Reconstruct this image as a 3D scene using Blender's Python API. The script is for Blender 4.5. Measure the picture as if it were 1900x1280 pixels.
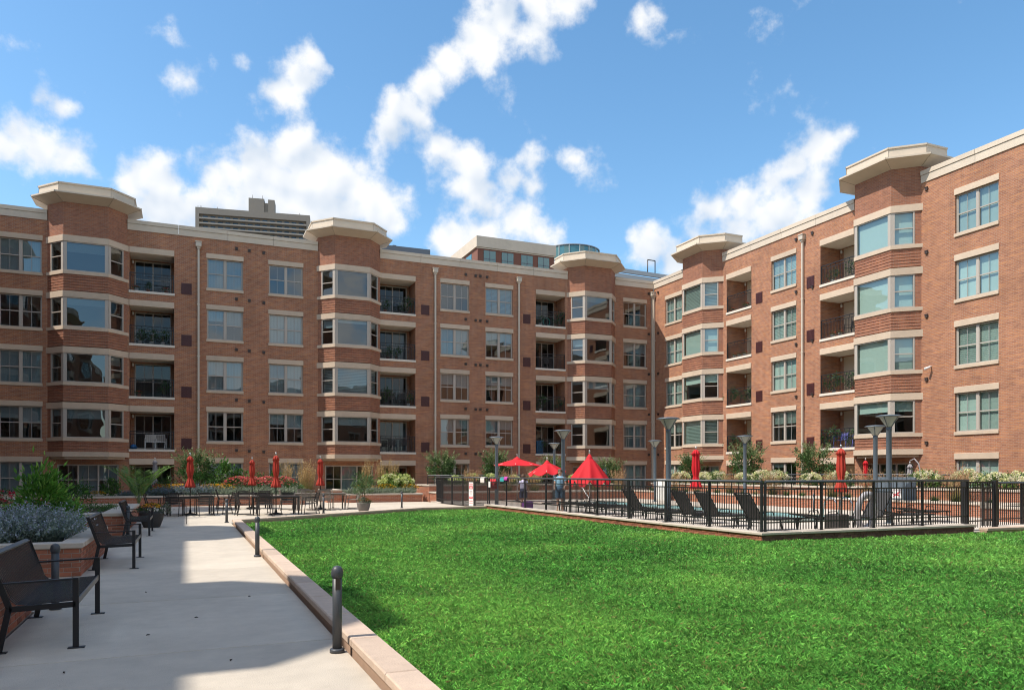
import bpy, math, random
import numpy as np
from mathutils import Vector, Matrix

R = math.radians
random.seed(7)
rng = np.random.default_rng(7)
sc = bpy.context.scene
COL = sc.collection
for _o in list(bpy.data.objects):
    bpy.data.objects.remove(_o)

# ------------------------------------------------------------------ camera
# world: X runs along the long shaded facade, Y runs along the sunlit wing, metres
cam = bpy.data.cameras.new('camera')
cam.sensor_width = 36.0
cam.lens = 36.0 * 1405 / 1900
cam.shift_y = 238 / 1900
cam.clip_start = 0.1
cam.clip_end = 4000
camo = bpy.data.objects.new('camera', cam)
COL.objects.link(camo)
camo.location = (0, 0, 1.6)
camo.rotation_euler = (R(90), 0, R(-23.26))
sc.camera = camo

# ------------------------------------------------------------------ sun, sky
SUN_EL, SUN_AZ = 55.0, 3.0          # azimuth: degrees from -X towards +Y
D = Vector((-math.cos(R(SUN_EL)) * math.cos(R(SUN_AZ)), math.cos(R(SUN_EL)) * math.sin(R(SUN_AZ)), math.sin(R(SUN_EL))))
sun = bpy.data.lights.new('sun', 'SUN')
sun.energy = 3.2
sun.angle = R(0.53)
sun.color = (1.0, 0.93, 0.83)
suno = bpy.data.objects.new('sun', sun)
COL.objects.link(suno)
suno.rotation_euler = (-D).to_track_quat('-Z', 'Y').to_euler()
suno.location = (-20, 0, 60)

sc.view_settings.view_transform = 'Standard'
sc.view_settings.look = 'None'
sc.view_settings.exposure = 0.8
sc.view_settings.gamma = 1.0
sc.cycles.max_bounces = 6
sc.cycles.transparent_max_bounces = 12
sc.cycles.use_adaptive_sampling = True
sc.cycles.adaptive_threshold = 0.02
sc.cycles.use_denoising = True
sc.cycles.filter_width = 1.1
sc.cycles.sample_clamp_indirect = 6.0
sc.cycles.caustics_reflective = False
sc.cycles.caustics_refractive = False

world = bpy.data.worlds.new('World')
sc.world = world
world.use_nodes = True
wt = world.node_tree
world.cycles.sampling_method = 'MANUAL'
world.cycles.sample_map_resolution = 512
wt.nodes.clear()


def wn(t, **kw):
    n = wt.nodes.new(t)
    for k, v in kw.items():
        setattr(n, k, v)
    return n


def wmath(op, a, b=None, c=None, clamp=False):
    n = wn('ShaderNodeMath', operation=op)
    n.use_clamp = clamp
    for i, v in enumerate((a, b, c)):
        if v is None:
            continue
        if isinstance(v, (int, float)):
            n.inputs[i].default_value = v
        else:
            wt.links.new(v, n.inputs[i])
    return n.outputs[0]


sky = wn('ShaderNodeTexSky', sky_type='NISHITA')
sky.sun_disc = False
sky.sun_elevation = R(SUN_EL)
sky.sun_rotation = math.atan2(D.x, D.y)
sky.air_density = 1.0
sky.dust_density = 0.6
sky.ozone_density = 1.0
SKY_STRENGTH = 0.13
# cumulus clouds: (azimuth from +Y clockwise, elevation, angular radius), degrees
CLOUDS = [(-1.57, 19.49, 1.5), (-3.06, 19.27, 1.05), (-1.06, 17.73, 1.7), (2.59, 20.05, 2.0), (4.76, 21.31, 1.81), (7.18, 21.91, 2.04), 
          (9.27, 21.42, 2.14), (11.4, 20.72, 2.54), (7.75, 19.21, 3.07), (13.37, 19.25, 2.15), (4.03, 18.5, 3.0), (1.35, 17.52, 2.09), 
          (10.82, 18.38, 2.59), (12.78, 23.05, 1.25), (14.36, 24.16, 1.57), (15.96, 25.58, 1.41), (16.76, 24.45, 1.22), (17.17, 27.26, 1.46), 
          (18.38, 28.57, 1.58), (20.41, 29.87, 1.69), (22.44, 30.81, 1.84), (24.69, 30.2, 1.42), (25.3, 28.8, 1.1), (24.69, 31.55, 1.52), 
          (27.33, 31.79, 1.18), (20.81, 31.68, 0.99), (17.49, 29.47, 0.81), (14.76, 25.51, 1.13), (18.38, 23.32, 1.63), (20.0, 22.33, 1.84), 
          (20.41, 20.57, 2.17), (21.43, 19.14, 2.57), (23.26, 20.95, 1.57), (24.48, 22.36, 0.88), (24.69, 20.59, 1.42), (23.67, 18.42, 2.21), 
          (25.3, 17.3, 1.0), (18.78, 17.26, 1.53), (21.22, 17.3, 2.3), (9.46, 29.18, 0.72), (8.51, 28.17, 1.06), (7.37, 26.8, 1.27), 
          (6.24, 25.73, 1.34), (5.13, 24.8, 0.74), (-0.04, 25.6, 0.96), (0.72, 25.02, 0.58), (3.31, 26.83, 0.58), (1.35, 26.59, 0.32), 
          (-8.8, 22.69, 1.01), (-9.96, 20.8, 1.42), (-8.8, 20.14, 1.7), (-7.16, 19.84, 1.43), (-7.61, 22.5, 0.66), (-10.38, 19.66, 1.43), 
          (33.15, 15.96, 1.71), (35.31, 15.48, 1.7), (38.01, 18.21, 1.75), (40.28, 18.9, 1.93), (42.12, 19.92, 1.54), (43.57, 20.76, 1.51), 
          (45.06, 21.56, 1.28), (45.97, 22.15, 0.73), (47.0, 22.57, 0.39), (44.64, 18.95, 1.66), (42.49, 17.81, 2.13), (39.53, 17.02, 2.19), 
          (36.86, 17.22, 1.48), (32.16, 16.75, 0.99), (32.95, 30.9, 0.85), (33.94, 31.03, 0.59), (27.53, 22.31, 0.51)]
tc = wn('ShaderNodeTexCoord')
dirv = tc.outputs['Generated']
wnoi = wn('ShaderNodeTexNoise')
wnoi.inputs['Scale'].default_value = 11.0
wnoi.inputs['Detail'].default_value = 3.0
wnoi.inputs['Roughness'].default_value = 0.6
wt.links.new(dirv, wnoi.inputs['Vector'])
sub = wn('ShaderNodeVectorMath', operation='SUBTRACT')
wt.links.new(wnoi.outputs['Color'], sub.inputs[0])
sub.inputs[1].default_value = (0.5, 0.5, 0.5)
scl = wn('ShaderNodeVectorMath', operation='SCALE')
wt.links.new(sub.outputs[0], scl.inputs[0])
scl.inputs['Scale'].default_value = 0.045
add = wn('ShaderNodeVectorMath', operation='ADD')
wt.links.new(dirv, add.inputs[0])
wt.links.new(scl.outputs[0], add.inputs[1])
wd = add.outputs[0]
field = None
for az, el, rad in CLOUDS:
    c = (math.sin(R(az)) * math.cos(R(el)), math.cos(R(az)) * math.cos(R(el)), math.sin(R(el)))
    dn = wn('ShaderNodeVectorMath', operation='DISTANCE')
    wt.links.new(wd, dn.inputs[0])
    dn.inputs[1].default_value = c
    pk_ = min(1.0, 0.05 + 0.52 * rad)            # small puffs stay thin
    rad = rad * 1.30
    v = wmath('MULTIPLY_ADD', dn.outputs['Value'], -1.15 * pk_ / math.radians(rad), pk_)
    field = v if field is None else wmath('SMOOTH_MAX', field, v, 0.36)
# fair-weather clouds of the same kind over the unseen sky, cover raised to whiten shade
gen = wn('ShaderNodeTexNoise')
gen.inputs['Scale'].default_value = 2.3
gen.inputs['Detail'].default_value = 1.0
wt.links.new(wd, gen.inputs['Vector'])
gval = wmath('MULTIPLY_ADD', gen.outputs['Fac'], 5.0, -2.42)
dc = wn('ShaderNodeVectorMath', operation='DISTANCE')
wt.links.new(dirv, dc.inputs[0])
dc.inputs[1].default_value = (0.375, 0.875, 0.30)
outside = wmath('MULTIPLY_ADD', dc.outputs['Value'], 5.0, -4.2, clamp=True)
gval = wmath('ADD', gval, wmath('MULTIPLY_ADD', outside, 2.0, -2.0))
field = wmath('MAXIMUM', wmath('MAXIMUM', field, gval), -0.35)
det = wn('ShaderNodeTexNoise')
det.inputs['Scale'].default_value = 13.0
det.inputs['Detail'].default_value = 9.0
det.inputs['Roughness'].default_value = 0.58
det.inputs['Lacunarity'].default_value = 2.1
wt.links.new(dirv, det.inputs['Vector'])
dens = wmath('ADD', field, wmath('MULTIPLY_ADD', det.outputs['Fac'], 2.9, -1.30))
mr = wn('ShaderNodeMapRange', interpolation_type='SMOOTHSTEP')
wt.links.new(dens, mr.inputs['Value'])
mr.inputs['From Min'].default_value = 0.04
mr.inputs['From Max'].default_value = 0.75
alpha = mr.outputs['Result']
# self shading: is there more cloud a little further up and towards the sun?
offv = wn('ShaderNodeVectorMath', operation='ADD')
wt.links.new(dirv, offv.inputs[0])
offv.inputs[1].default_value = (D.x * 0.02, D.y * 0.02, 0.02)
det2 = wn('ShaderNodeTexNoise')
det2.inputs['Scale'].default_value = 13.0
det2.inputs['Detail'].default_value = 2.5
det2.inputs['Roughness'].default_value = 0.55
det2.inputs['Lacunarity'].default_value = 2.1
wt.links.new(offv.outputs[0], det2.inputs['Vector'])
det3 = wn('ShaderNodeTexNoise')
det3.inputs['Scale'].default_value = 13.0
det3.inputs['Detail'].default_value = 2.5
det3.inputs['Roughness'].default_value = 0.55
det3.inputs['Lacunarity'].default_value = 2.1
wt.links.new(dirv, det3.inputs['Vector'])
sh = wmath('SUBTRACT', det3.outputs['Fac'], det2.outputs['Fac'])
sh = wmath('MULTIPLY_ADD', sh, 4.2, 0.90)
sh = wmath('ADD', sh, wmath('MULTIPLY', wmath('MAXIMUM', dens, 0.0), -0.26), clamp=True)
cmix = wn('ShaderNodeMix', data_type='RGBA')
wt.links.new(sh, cmix.inputs['Factor'])
cmix.inputs[6].default_value = (2.9, 3.35, 3.95, 1)
cmix.inputs[7].default_value = (4.55, 4.6, 4.65, 1)
sat = wn('ShaderNodeHueSaturation')
sat.inputs['Hue'].default_value = 0.492
sat.inputs['Saturation'].default_value = 1.2
sat.inputs['Value'].default_value = 1.0
wt.links.new(sky.outputs['Color'], sat.inputs['Color'])
smix = wn('ShaderNodeMix', data_type='RGBA')
wt.links.new(wmath('MULTIPLY', alpha, 0.97), smix.inputs['Factor'])
wt.links.new(sat.outputs['Color'], smix.inputs[6])
wt.links.new(cmix.outputs[2], smix.inputs[7])
bgn = wn('ShaderNodeBackground')
bgn.inputs['Strength'].default_value = SKY_STRENGTH
wt.links.new(smix.outputs[2], bgn.inputs['Color'])
wo = wn('ShaderNodeOutputWorld')
wt.links.new(bgn.outputs[0], wo.inputs[0])

# ------------------------------------------------------------------ materials
MATS = {}


def _nodes(name):
    m = bpy.data.materials.new(name)
    m.use_nodes = True
    t = m.node_tree
    b = t.nodes['Principled BSDF']
    return m, t, b


def M(name, col, rough=0.6, metal=0.0, var=0.0, vscale=4.0, bump=0.0, bscale=60.0, rnd=0.0, island=0.0, spec=0.5,
      transl=0.0, coat=0.0, stain=0.0):
    """plain procedural surface: base colour, fine noise variation, per-object / per-island variation, bump"""
    if name in MATS:
        return MATS[name]
    m, t, b = _nodes(name)
    L = t.links
    b.inputs['Roughness'].default_value = rough
    b.inputs['Metallic'].default_value = metal
    b.inputs['Specular IOR Level'].default_value = spec
    if coat:
        b.inputs['Coat Weight'].default_value = coat
    src = None
    rgb = t.nodes.new('ShaderNodeRGB')
    rgb.outputs[0].default_value = (*col, 1)
    src = rgb.outputs[0]
    fac = None
    tcn = t.nodes.new('ShaderNodeTexCoord')

    def mm(op, a, b_, c_=None):
        n = t.nodes.new('ShaderNodeMath')
        n.operation = op
        for i, v in enumerate((a, b_, c_)):
            if v is None:
                continue
            if isinstance(v, (int, float)):
                n.inputs[i].default_value = v
            else:
                L.new(v, n.inputs[i])
        return n.outputs[0]
    geo = t.nodes.new('ShaderNodeNewGeometry')
    if var:
        n = t.nodes.new('ShaderNodeTexNoise')
        n.inputs['Scale'].default_value = vscale
        n.inputs['Detail'].default_value = 6
        n.inputs['Roughness'].default_value = 0.65
        L.new(geo.outputs['Position'], n.inputs['Vector'])
        fac = mm('MULTIPLY_ADD', n.outputs['Fac'], 2 * var, 1 - var)
    if rnd:
        oi = t.nodes.new('ShaderNodeObjectInfo')
        v = mm('MULTIPLY_ADD', oi.outputs['Random'], 2 * rnd, 1 - rnd)
        fac = v if fac is None else mm('MULTIPLY', fac, v)
    if island:
        v = mm('MULTIPLY_ADD', geo.outputs['Random Per Island'], 2 * island, 1 - island)
        fac = v if fac is None else mm('MULTIPLY', fac, v)
    if stain:
        n = t.nodes.new('ShaderNodeTexNoise')
        n.inputs['Scale'].default_value = 0.55
        n.inputs['Detail'].default_value = 7
        n.inputs['Roughness'].default_value = 0.7
        L.new(geo.outputs['Position'], n.inputs['Vector'])
        v = mm('MULTIPLY_ADD', n.outputs['Fac'], 2 * stain, 1 - stain)
        fac = v if fac is None else mm('MULTIPLY', fac, v)
    if fac is not None:
        vm = t.nodes.new('ShaderNodeVectorMath')
        vm.operation = 'SCALE'
        L.new(src, vm.inputs[0])
        L.new(fac, vm.inputs['Scale'])
        src = vm.outputs[0]
    L.new(src, b.inputs['Base Color'])
    if bump:
        n = t.nodes.new('ShaderNodeTexNoise')
        n.inputs['Scale'].default_value = bscale
        n.inputs['Detail'].default_value = 4
        L.new(geo.outputs['Position'], n.inputs['Vector'])
        bp = t.nodes.new('ShaderNodeBump')
        bp.inputs['Strength'].default_value = bump
        bp.inputs['Distance'].default_value = 0.02
        L.new(n.outputs['Fac'], bp.inputs['Height'])
        L.new(bp.outputs[0], b.inputs['Normal'])
    if transl:
        out = t.nodes['Material Output']
        tr = t.nodes.new('ShaderNodeBsdfTranslucent')
        L.new(src, tr.inputs['Color'])
        mx = t.nodes.new('ShaderNodeMixShader')
        mx.inputs[0].default_value = transl
        L.new(b.outputs[0], mx.inputs[1])
        L.new(tr.outputs[0], mx.inputs[2])
        L.new(mx.outputs[0], out.inputs[0])
    MATS[name] = m
    return m


def brick_mat(name, c1, c2, c3, mortar, bw=0.215, rh=0.072, bump=0.5):
    m, t, b = _nodes(name)
    L = t.links
    uv = t.nodes.new('ShaderNodeUVMap')
    br = t.nodes.new('ShaderNodeTexBrick')
    br.inputs['Scale'].default_value = 1.0
    br.inputs['Brick Width'].default_value = bw
    br.inputs['Row Height'].default_value = rh
    br.inputs['Mortar Size'].default_value = 0.0075
    br.inputs['Mortar Smooth'].default_value = 0.3
    br.inputs['Color1'].default_value = (*c1, 1)
    br.inputs['Color2'].default_value = (*c2, 1)
    br.inputs['Mortar'].default_value = (*mortar, 1)
    br.inputs['Bias'].default_value = -0.1
    L.new(uv.outputs[0], br.inputs['Vector'])
    # runs of redder / darker bricks: noise stretched along the courses
    mp = t.nodes.new('ShaderNodeMapping')
    mp.inputs['Scale'].default_value = (1.1, 9.0, 1.0)
    L.new(uv.outputs[0], mp.inputs['Vector'])
    n = t.nodes.new('ShaderNodeTexNoise')
    n.inputs['Scale'].default_value = 1.0
    n.inputs['Detail'].default_value = 3
    n.inputs['Roughness'].default_value = 0.7
    L.new(mp.outputs[0], n.inputs['Vector'])
    ramp = t.nodes.new('ShaderNodeValToRGB')
    ramp.color_ramp.elements[0].position = 0.50
    ramp.color_ramp.elements[1].position = 0.66
    L.new(n.outputs['Fac'], ramp.inputs[0])
    mx = t.nodes.new('ShaderNodeMix')
    mx.data_type = 'RGBA'
    mul = t.nodes.new('ShaderNodeMath')
    mul.operation = 'MULTIPLY'
    L.new(ramp.outputs[0], mul.inputs[0])
    inv = t.nodes.new('ShaderNodeMath')
    inv.operation = 'SUBTRACT'
    inv.inputs[0].default_value = 1.0
    L.new(br.outputs['Fac'], inv.inputs[1])
    L.new(inv.outputs[0], mul.inputs[1])
    L.new(mul.outputs[0], mx.inputs[0])
    L.new(br.outputs['Color'], mx.inputs[6])
    mx.inputs[7].default_value = (*c3, 1)
    # broad weathering
    n2 = t.nodes.new('ShaderNodeTexNoise')
    n2.inputs['Scale'].default_value = 0.45
    n2.inputs['Detail'].default_value = 8
    n2.inputs['Roughness'].default_value = 0.7
    L.new(uv.outputs[0], n2.inputs['Vector'])
    mp3 = t.nodes.new('ShaderNodeMapping')
    mp3.inputs['Scale'].default_value = (3.2, 0.22, 1.0)
    L.new(uv.outputs[0], mp3.inputs['Vector'])
    n3 = t.nodes.new('ShaderNodeTexNoise')
    n3.inputs['Scale'].default_value = 1.0
    n3.inputs['Detail'].default_value = 5
    n3.inputs['Roughness'].default_value = 0.65
    L.new(mp3.outputs[0], n3.inputs['Vector'])
    av = t.nodes.new('ShaderNodeMath')
    av.operation = 'MULTIPLY_ADD'
    L.new(n3.outputs['Fac'], av.inputs[0])
    av.inputs[1].default_value = 0.55
    L.new(n2.outputs['Fac'], av.inputs[2])
    sc2 = t.nodes.new('ShaderNodeMath')
    sc2.operation = 'MULTIPLY_ADD'
    L.new(av.outputs[0], sc2.inputs[0])
    sc2.inputs[1].default_value = 0.85
    sc2.inputs[2].default_value = 0.36
    vm = t.nodes.new('ShaderNodeVectorMath')
    vm.operation = 'SCALE'
    L.new(mx.outputs[2], vm.inputs[0])
    L.new(sc2.outputs[0], vm.inputs['Scale'])
    L.new(vm.outputs[0], b.inputs['Base Color'])
    b.inputs['Roughness'].default_value = 0.85
    b.inputs['Specular IOR Level'].default_value = 0.25
    bp = t.nodes.new('ShaderNodeBump')
    bp.inputs['Strength'].default_value = bump
    bp.inputs['Distance'].default_value = 0.01
    L.new(inv.outputs[0], bp.inputs['Height'])
    L.new(bp.outputs[0], b.inputs['Normal'])
    MATS[name] = m
    return m


def glass_mat(name, tint, refl, refl_col=(0.9, 0.97, 1.0), rough=0.0):
    m = bpy.data.materials.new(name)
    m.use_nodes = True
    t = m.node_tree
    t.nodes.clear()
    L = t.links
    out = t.nodes.new('ShaderNodeOutputMaterial')
    tr = t.nodes.new('ShaderNodeBsdfTransparent')
    tr.inputs[0].default_value = (*tint, 1)
    gl = t.nodes.new('ShaderNodeBsdfGlossy')
    gl.inputs['Color'].default_value = (*refl_col, 1)
    gl.inputs['Roughness'].default_value = rough
    # slightly wavy panes, each one tilted by its own small amount
    geo = t.nodes.new('ShaderNodeNewGeometry')
    nz = t.nodes.new('ShaderNodeTexNoise')
    nz.inputs['Scale'].default_value = 0.9
    nz.inputs['Detail'].default_value = 1
    L.new(geo.outputs['Position'], nz.inputs['Vector'])
    bp = t.nodes.new('ShaderNodeBump')
    bp.inputs['Strength'].default_value = 0.04
    bp.inputs['Distance'].default_value = 0.12
    L.new(nz.outputs['Fac'], bp.inputs['Height'])
    L.new(bp.outputs[0], gl.inputs['Normal'])
    fr = t.nodes.new('ShaderNodeLayerWeight')
    fr.inputs['Blend'].default_value = 0.5
    pw_ = t.nodes.new('ShaderNodeMath')
    pw_.operation = 'POWER'
    L.new(fr.outputs['Facing'], pw_.inputs[0])
    pw_.inputs[1].default_value = 4.0
    ad = t.nodes.new('ShaderNodeMath')
    ad.operation = 'MULTIPLY_ADD'
    ad.use_clamp = True
    L.new(pw_.outputs[0], ad.inputs[0])
    ad.inputs[1].default_value = 0.8
    ad.inputs[2].default_value = refl
    mx = t.nodes.new('ShaderNodeMixShader')
    L.new(ad.outputs[0], mx.inputs[0])
    L.new(tr.outputs[0], mx.inputs[1])
    L.new(gl.outputs[0], mx.inputs[2])
    L.new(mx.outputs[0], out.inputs[0])
    MATS[name] = m
    return m


def attr_mat(name, rough=0.5, transl=0.25):
    """colour from the mesh colour attribute 'tint' (blades and leaves of one plant differ in hue)"""
    m, t, b = _nodes(name)
    L = t.links
    a = t.nodes.new('ShaderNodeAttribute')
    a.attribute_name = 'tint'
    L.new(a.outputs['Color'], b.inputs['Base Color'])
    b.inputs['Roughness'].default_value = rough
    b.inputs['Specular IOR Level'].default_value = 0.35
    tr = t.nodes.new('ShaderNodeBsdfTranslucent')
    L.new(a.outputs['Color'], tr.inputs['Color'])
    mx = t.nodes.new('ShaderNodeMixShader')
    mx.inputs[0].default_value = transl
    L.new(b.outputs[0], mx.inputs[1])
    L.new(tr.outputs[0], mx.inputs[2])
    L.new(mx.outputs[0], t.nodes['Material Output'].inputs[0])
    MATS[name] = m
    return m


BRICK = brick_mat('facade_brick', (0.385, 0.172, 0.098), (0.265, 0.112, 0.070), (0.48, 0.21, 0.095), (0.37, 0.28, 0.21))
BRICK2 = brick_mat('bay_brick', (0.34, 0.145, 0.088), (0.235, 0.098, 0.064), (0.42, 0.175, 0.09), (0.30, 0.21, 0.16))
BRICKP = brick_mat('planter_brick', (0.40, 0.15, 0.085), (0.29, 0.105, 0.065), (0.46, 0.18, 0.09), (0.40, 0.30, 0.24))
STONE = M('buff_stone', (0.56, 0.445, 0.335), 0.8, var=0.12, vscale=3.0, stain=0.22, rnd=0.06, bump=0.15)
CAPM = M('cornice_panel_coating', (0.60, 0.51, 0.405), 0.65, var=0.08, vscale=1.4, stain=0.16, rnd=0.05)
FRAME = M('window_frame_taupe', (0.43, 0.385, 0.335), 0.5, rnd=0.06)
SASH = M('muntin_grey', (0.36, 0.35, 0.33), 0.5)
GLASS = glass_mat('window_glass', (0.46, 0.56, 0.60), 0.13)
GLASSD = glass_mat('window_glass_green', (0.66, 0.80, 0.765), 0.14)
GLASSB = glass_mat('balcony_door_glass', (0.34, 0.42, 0.46), 0.05)
VENET = M('venetian_blind', (0.66, 0.67, 0.64), 0.7, rnd=0.12)
BLIND = M('window_blind', (0.62, 0.63, 0.60), 0.8, rnd=0.22, var=0.05)
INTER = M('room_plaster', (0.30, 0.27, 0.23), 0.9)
WHITEP = M('white_soffit', (0.70, 0.64, 0.55), 0.8, var=0.05)
VENTM = M('oxblood_metal', (0.075, 0.022, 0.022), 0.5)
EXHM = M('dark_bronze', (0.05, 0.035, 0.03), 0.5)
DSPOUT = M('downspout_beige', (0.56, 0.49, 0.40), 0.45, var=0.04)
BLACK = M('black_metal', (0.018, 0.019, 0.021), 0.42, rnd=0.15)
RAILM = M('railing_black', (0.02, 0.021, 0.024), 0.45)
LAMPM = M('slate_metal', (0.10, 0.13, 0.16), 0.42, var=0.06)
BOLLM = M('bollard_metal', (0.055, 0.062, 0.072), 0.45, var=0.1, vscale=9)
CONC = M('concrete', (0.53, 0.465, 0.38), 0.85, var=0.15, vscale=3.5, rnd=0.05, bump=0.3, bscale=90, stain=0.32)
KERBM = M('kerb_sandstone', (0.52, 0.40, 0.31), 0.85, var=0.2, vscale=7, rnd=0.12, stain=0.15, bump=0.3, bscale=70)
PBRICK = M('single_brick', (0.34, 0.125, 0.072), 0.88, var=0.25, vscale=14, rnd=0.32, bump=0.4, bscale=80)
SHADEBRICK = M('shaded_brick', (0.14, 0.075, 0.055), 0.88, var=0.25, vscale=14, rnd=0.3, bump=0.4, bscale=80)  # the wall's brick again, with the front face's shade put into its colour
MORTAR = M('mortar', (0.36, 0.28, 0.225), 0.95, var=0.1, vscale=20)
CAPST = M('planter_capstone', (0.55, 0.48, 0.40), 0.8, var=0.1, vscale=5, rnd=0.05, bump=0.2)
SOIL = M('soil', (0.07, 0.045, 0.03), 0.95, var=0.4, vscale=12, bump=0.6, bscale=40)
RED = M('red_canvas', (0.60, 0.012, 0.022), 0.8, var=0.06, vscale=3, rnd=0.06, transl=0.15)
DRED = M('brick_red_canvas', (0.46, 0.045, 0.025), 0.8, var=0.08, vscale=3, rnd=0.08, transl=0.15)
GREYC = M('grey_canvas', (0.34, 0.32, 0.33), 0.85, transl=0.1)
SILVER = M('silver_finial', (0.6, 0.6, 0.6), 0.3, metal=0.9)
WOOD = M('weathered_teak', (0.19, 0.165, 0.14), 0.75, var=0.2, vscale=9, rnd=0.12)
LEAF = attr_mat('leaf', 0.45, 0.28)
GRASS = attr_mat('grass_blade', 0.5, 0.3)
PETAL = M('petal', (0.8, 0.8, 0.8), 0.7)
PETALA = attr_mat('flower_petal', 0.7, 0.25)
BARK = M('bark', (0.16, 0.115, 0.085), 0.9, var=0.25, vscale=20)
WHITE = M('white_paint', (0.78, 0.78, 0.76), 0.5)

# ------------------------------------------------------------------ mesh helpers


class MB:
    """collects boxes, quads, tubes; build() links them as one mesh object"""

    def __init__(s):
        s.v, s.f, s.m, s.sm = [], [], [], []

    def quad(s, a, b, c, d, m=0):
        i = len(s.v)
        s.v += [tuple(a), tuple(b), tuple(c), tuple(d)]
        s.f.append((i, i + 1, i + 2, i + 3))
        s.m.append(m)
        s.sm.append(False)

    def poly(s, pts, m=0):
        i = len(s.v)
        s.v += [tuple(p) for p in pts]
        s.f.append(tuple(range(i, i + len(pts))))
        s.m.append(m)
        s.sm.append(False)

    def box(s, x0, x1, y0, y1, z0, z1, m=0):
        i = len(s.v)
        s.v += [(x0, y0, z0), (x1, y0, z0), (x1, y1, z0), (x0, y1, z0), (x0, y0, z1), (x1, y0, z1), (x1, y1, z1), (x0, y1, z1)]
        for f in ((0, 3, 2, 1), (4, 5, 6, 7), (0, 1, 5, 4), (1, 2, 6, 5), (2, 3, 7, 6), (3, 0, 4, 7)):
            s.f.append(tuple(i + k for k in f))
            s.m.append(m)
            s.sm.append(False)

    def bev(s, x0, x1, y0, y1, z0, z1, b=0.008, m=0):
        """box with chamfered edges"""
        i = len(s.v)
        for (zz, e) in ((z0, b), (z0 + b, 0), (z1 - b, 0), (z1, b)):
            s.v += [(x0 + e, y0 + e, zz), (x1 - e, y0 + e, zz), (x1 - e, y1 - e, zz), (x0 + e, y1 - e, zz)]
        fs = [(0, 3, 2, 1), (12, 13, 14, 15)]
        for k in range(3):
            for j in range(4):
                a, b2 = k * 4 + j, k * 4 + (j + 1) % 4
                fs.append((a, b2, b2 + 4, a + 4))
        for f in fs:
            s.f.append(tuple(i + k for k in f))
            s.m.append(m)
            s.sm.append(False)

    def bar(s, a, b, w, h=None, m=0, up=(0, 0, 1)):
        """rectangular bar from a to b, w wide and h high"""
        h = h or w
        a, b = Vector(a), Vector(b)
        d = (b - a).normalized()
        u = Vector(up)
        if abs(d.dot(u)) > 0.98:
            u = Vector((1, 0, 0))
        sd = d.cross(u).normalized() * (w / 2)
        u2 = sd.cross(d).normalized() * (h / 2)
        i = len(s.v)
        for p in (a, b):
            for q in (-sd - u2, sd - u2, sd + u2, -sd + u2):
                s.v.append(tuple(p + q))
        for f in ((0, 3, 2, 1), (4, 5, 6, 7), (0, 1, 5, 4), (1, 2, 6, 5), (2, 3, 7, 6), (3, 0, 4, 7)):
            s.f.append(tuple(i + k for k in f))
            s.m.append(m)
            s.sm.append(False)

    def tube(s, pts, r, n=8, m=0, cap=True, smooth=True):
        pts = [Vector(p) for p in pts]
        rs = r if isinstance(r, (list, tuple)) else [r] * len(pts)
        i0 = len(s.v)
        ref = None
        for k, p in enumerate(pts):
            d = (pts[min(k + 1, len(pts) - 1)] - pts[max(k - 1, 0)]).normalized()
            if ref is None:
                ref = Vector((0, 0, 1)) if abs(d.z) < 0.9 else Vector((1, 0, 0))
            u = d.cross(ref).normalized()
            w = u.cross(d).normalized()
            for j in range(n):
                a = 2 * math.pi * j / n
                s.v.append(tuple(p + (u * math.cos(a) + w * math.sin(a)) * rs[k]))
        for k in range(len(pts) - 1):
            for j in range(n):
                a, b = i0 + k * n + j, i0 + k * n + (j + 1) % n
                s.f.append((a, b, b + n, a + n))
                s.m.append(m)
                s.sm.append(smooth)
        if cap:
            s.f.append(tuple(i0 + j for j in reversed(range(n))))
            s.f.append(tuple(i0 + (len(pts) - 1) * n + j for j in range(n)))
            s.m += [m, m]
            s.sm += [False, False]

    def lathe(s, prof, n=24, m=0, smooth=True, c=(0, 0), fn=None, a0=0.0):
        """prof: list of (radius, z); fn(radius, z, angle, k) -> radius"""
        i0 = len(s.v)
        for k, (r, z) in enumerate(prof):
            for j in range(n):
                a = a0 + 2 * math.pi * j / n
                rr = fn(r, z, a, k) if fn else r
                zz = z
                if isinstance(rr, tuple):
                    rr, zz = rr
                s.v.append((c[0] + rr * math.cos(a), c[1] + rr * math.sin(a), zz))
        for k in range(len(prof) - 1):
            for j in range(n):
                a, b = i0 + k * n + j, i0 + k * n + (j + 1) % n
                s.f.append((a, b, b + n, a + n))
                s.m.append(m)
                s.sm.append(smooth)
        for k, rev in ((0, True), (len(prof) - 1, False)):
            if prof[k][0] > 1e-4:
                idx = [i0 + k * n + j for j in range(n)]
                s.f.append(tuple(reversed(idx)) if rev else tuple(idx))
                s.m.append(m)
                s.sm.append(False)

    def mesh(s, name, mats):
        me = bpy.data.meshes.new(name)
        me.from_pydata(s.v, [], s.f)
        if not isinstance(mats, (list, tuple)):
            mats = [mats]
        for mt in mats:
            me.materials.append(mt)
        me.polygons.foreach_set('material_index', s.m)
        me.polygons.foreach_set('use_smooth', s.sm)
        # box-projected UVs in metres (bricks keep their size on every wall)
        uvl = me.uv_layers.new(name='UVMap')
        uv = np.zeros((len(me.loops), 2), dtype=np.float32)
        for p in me.polygons:
            n = p.normal
            if abs(n.z) > 0.75:
                for li in p.loop_indices:
                    c = s.v[me.loops[li].vertex_index]
                    uv[li] = (c[0], c[1])
            else:
                h = math.hypot(n.x, n.y) or 1
                tx, ty = -n.y / h, n.x / h
                for li in p.loop_indices:
                    c = s.v[me.loops[li].vertex_index]
                    uv[li] = (c[0] * tx + c[1] * ty, c[2])
        uvl.data.foreach_set('uv', uv.ravel())
        me.update()
        return me

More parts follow.
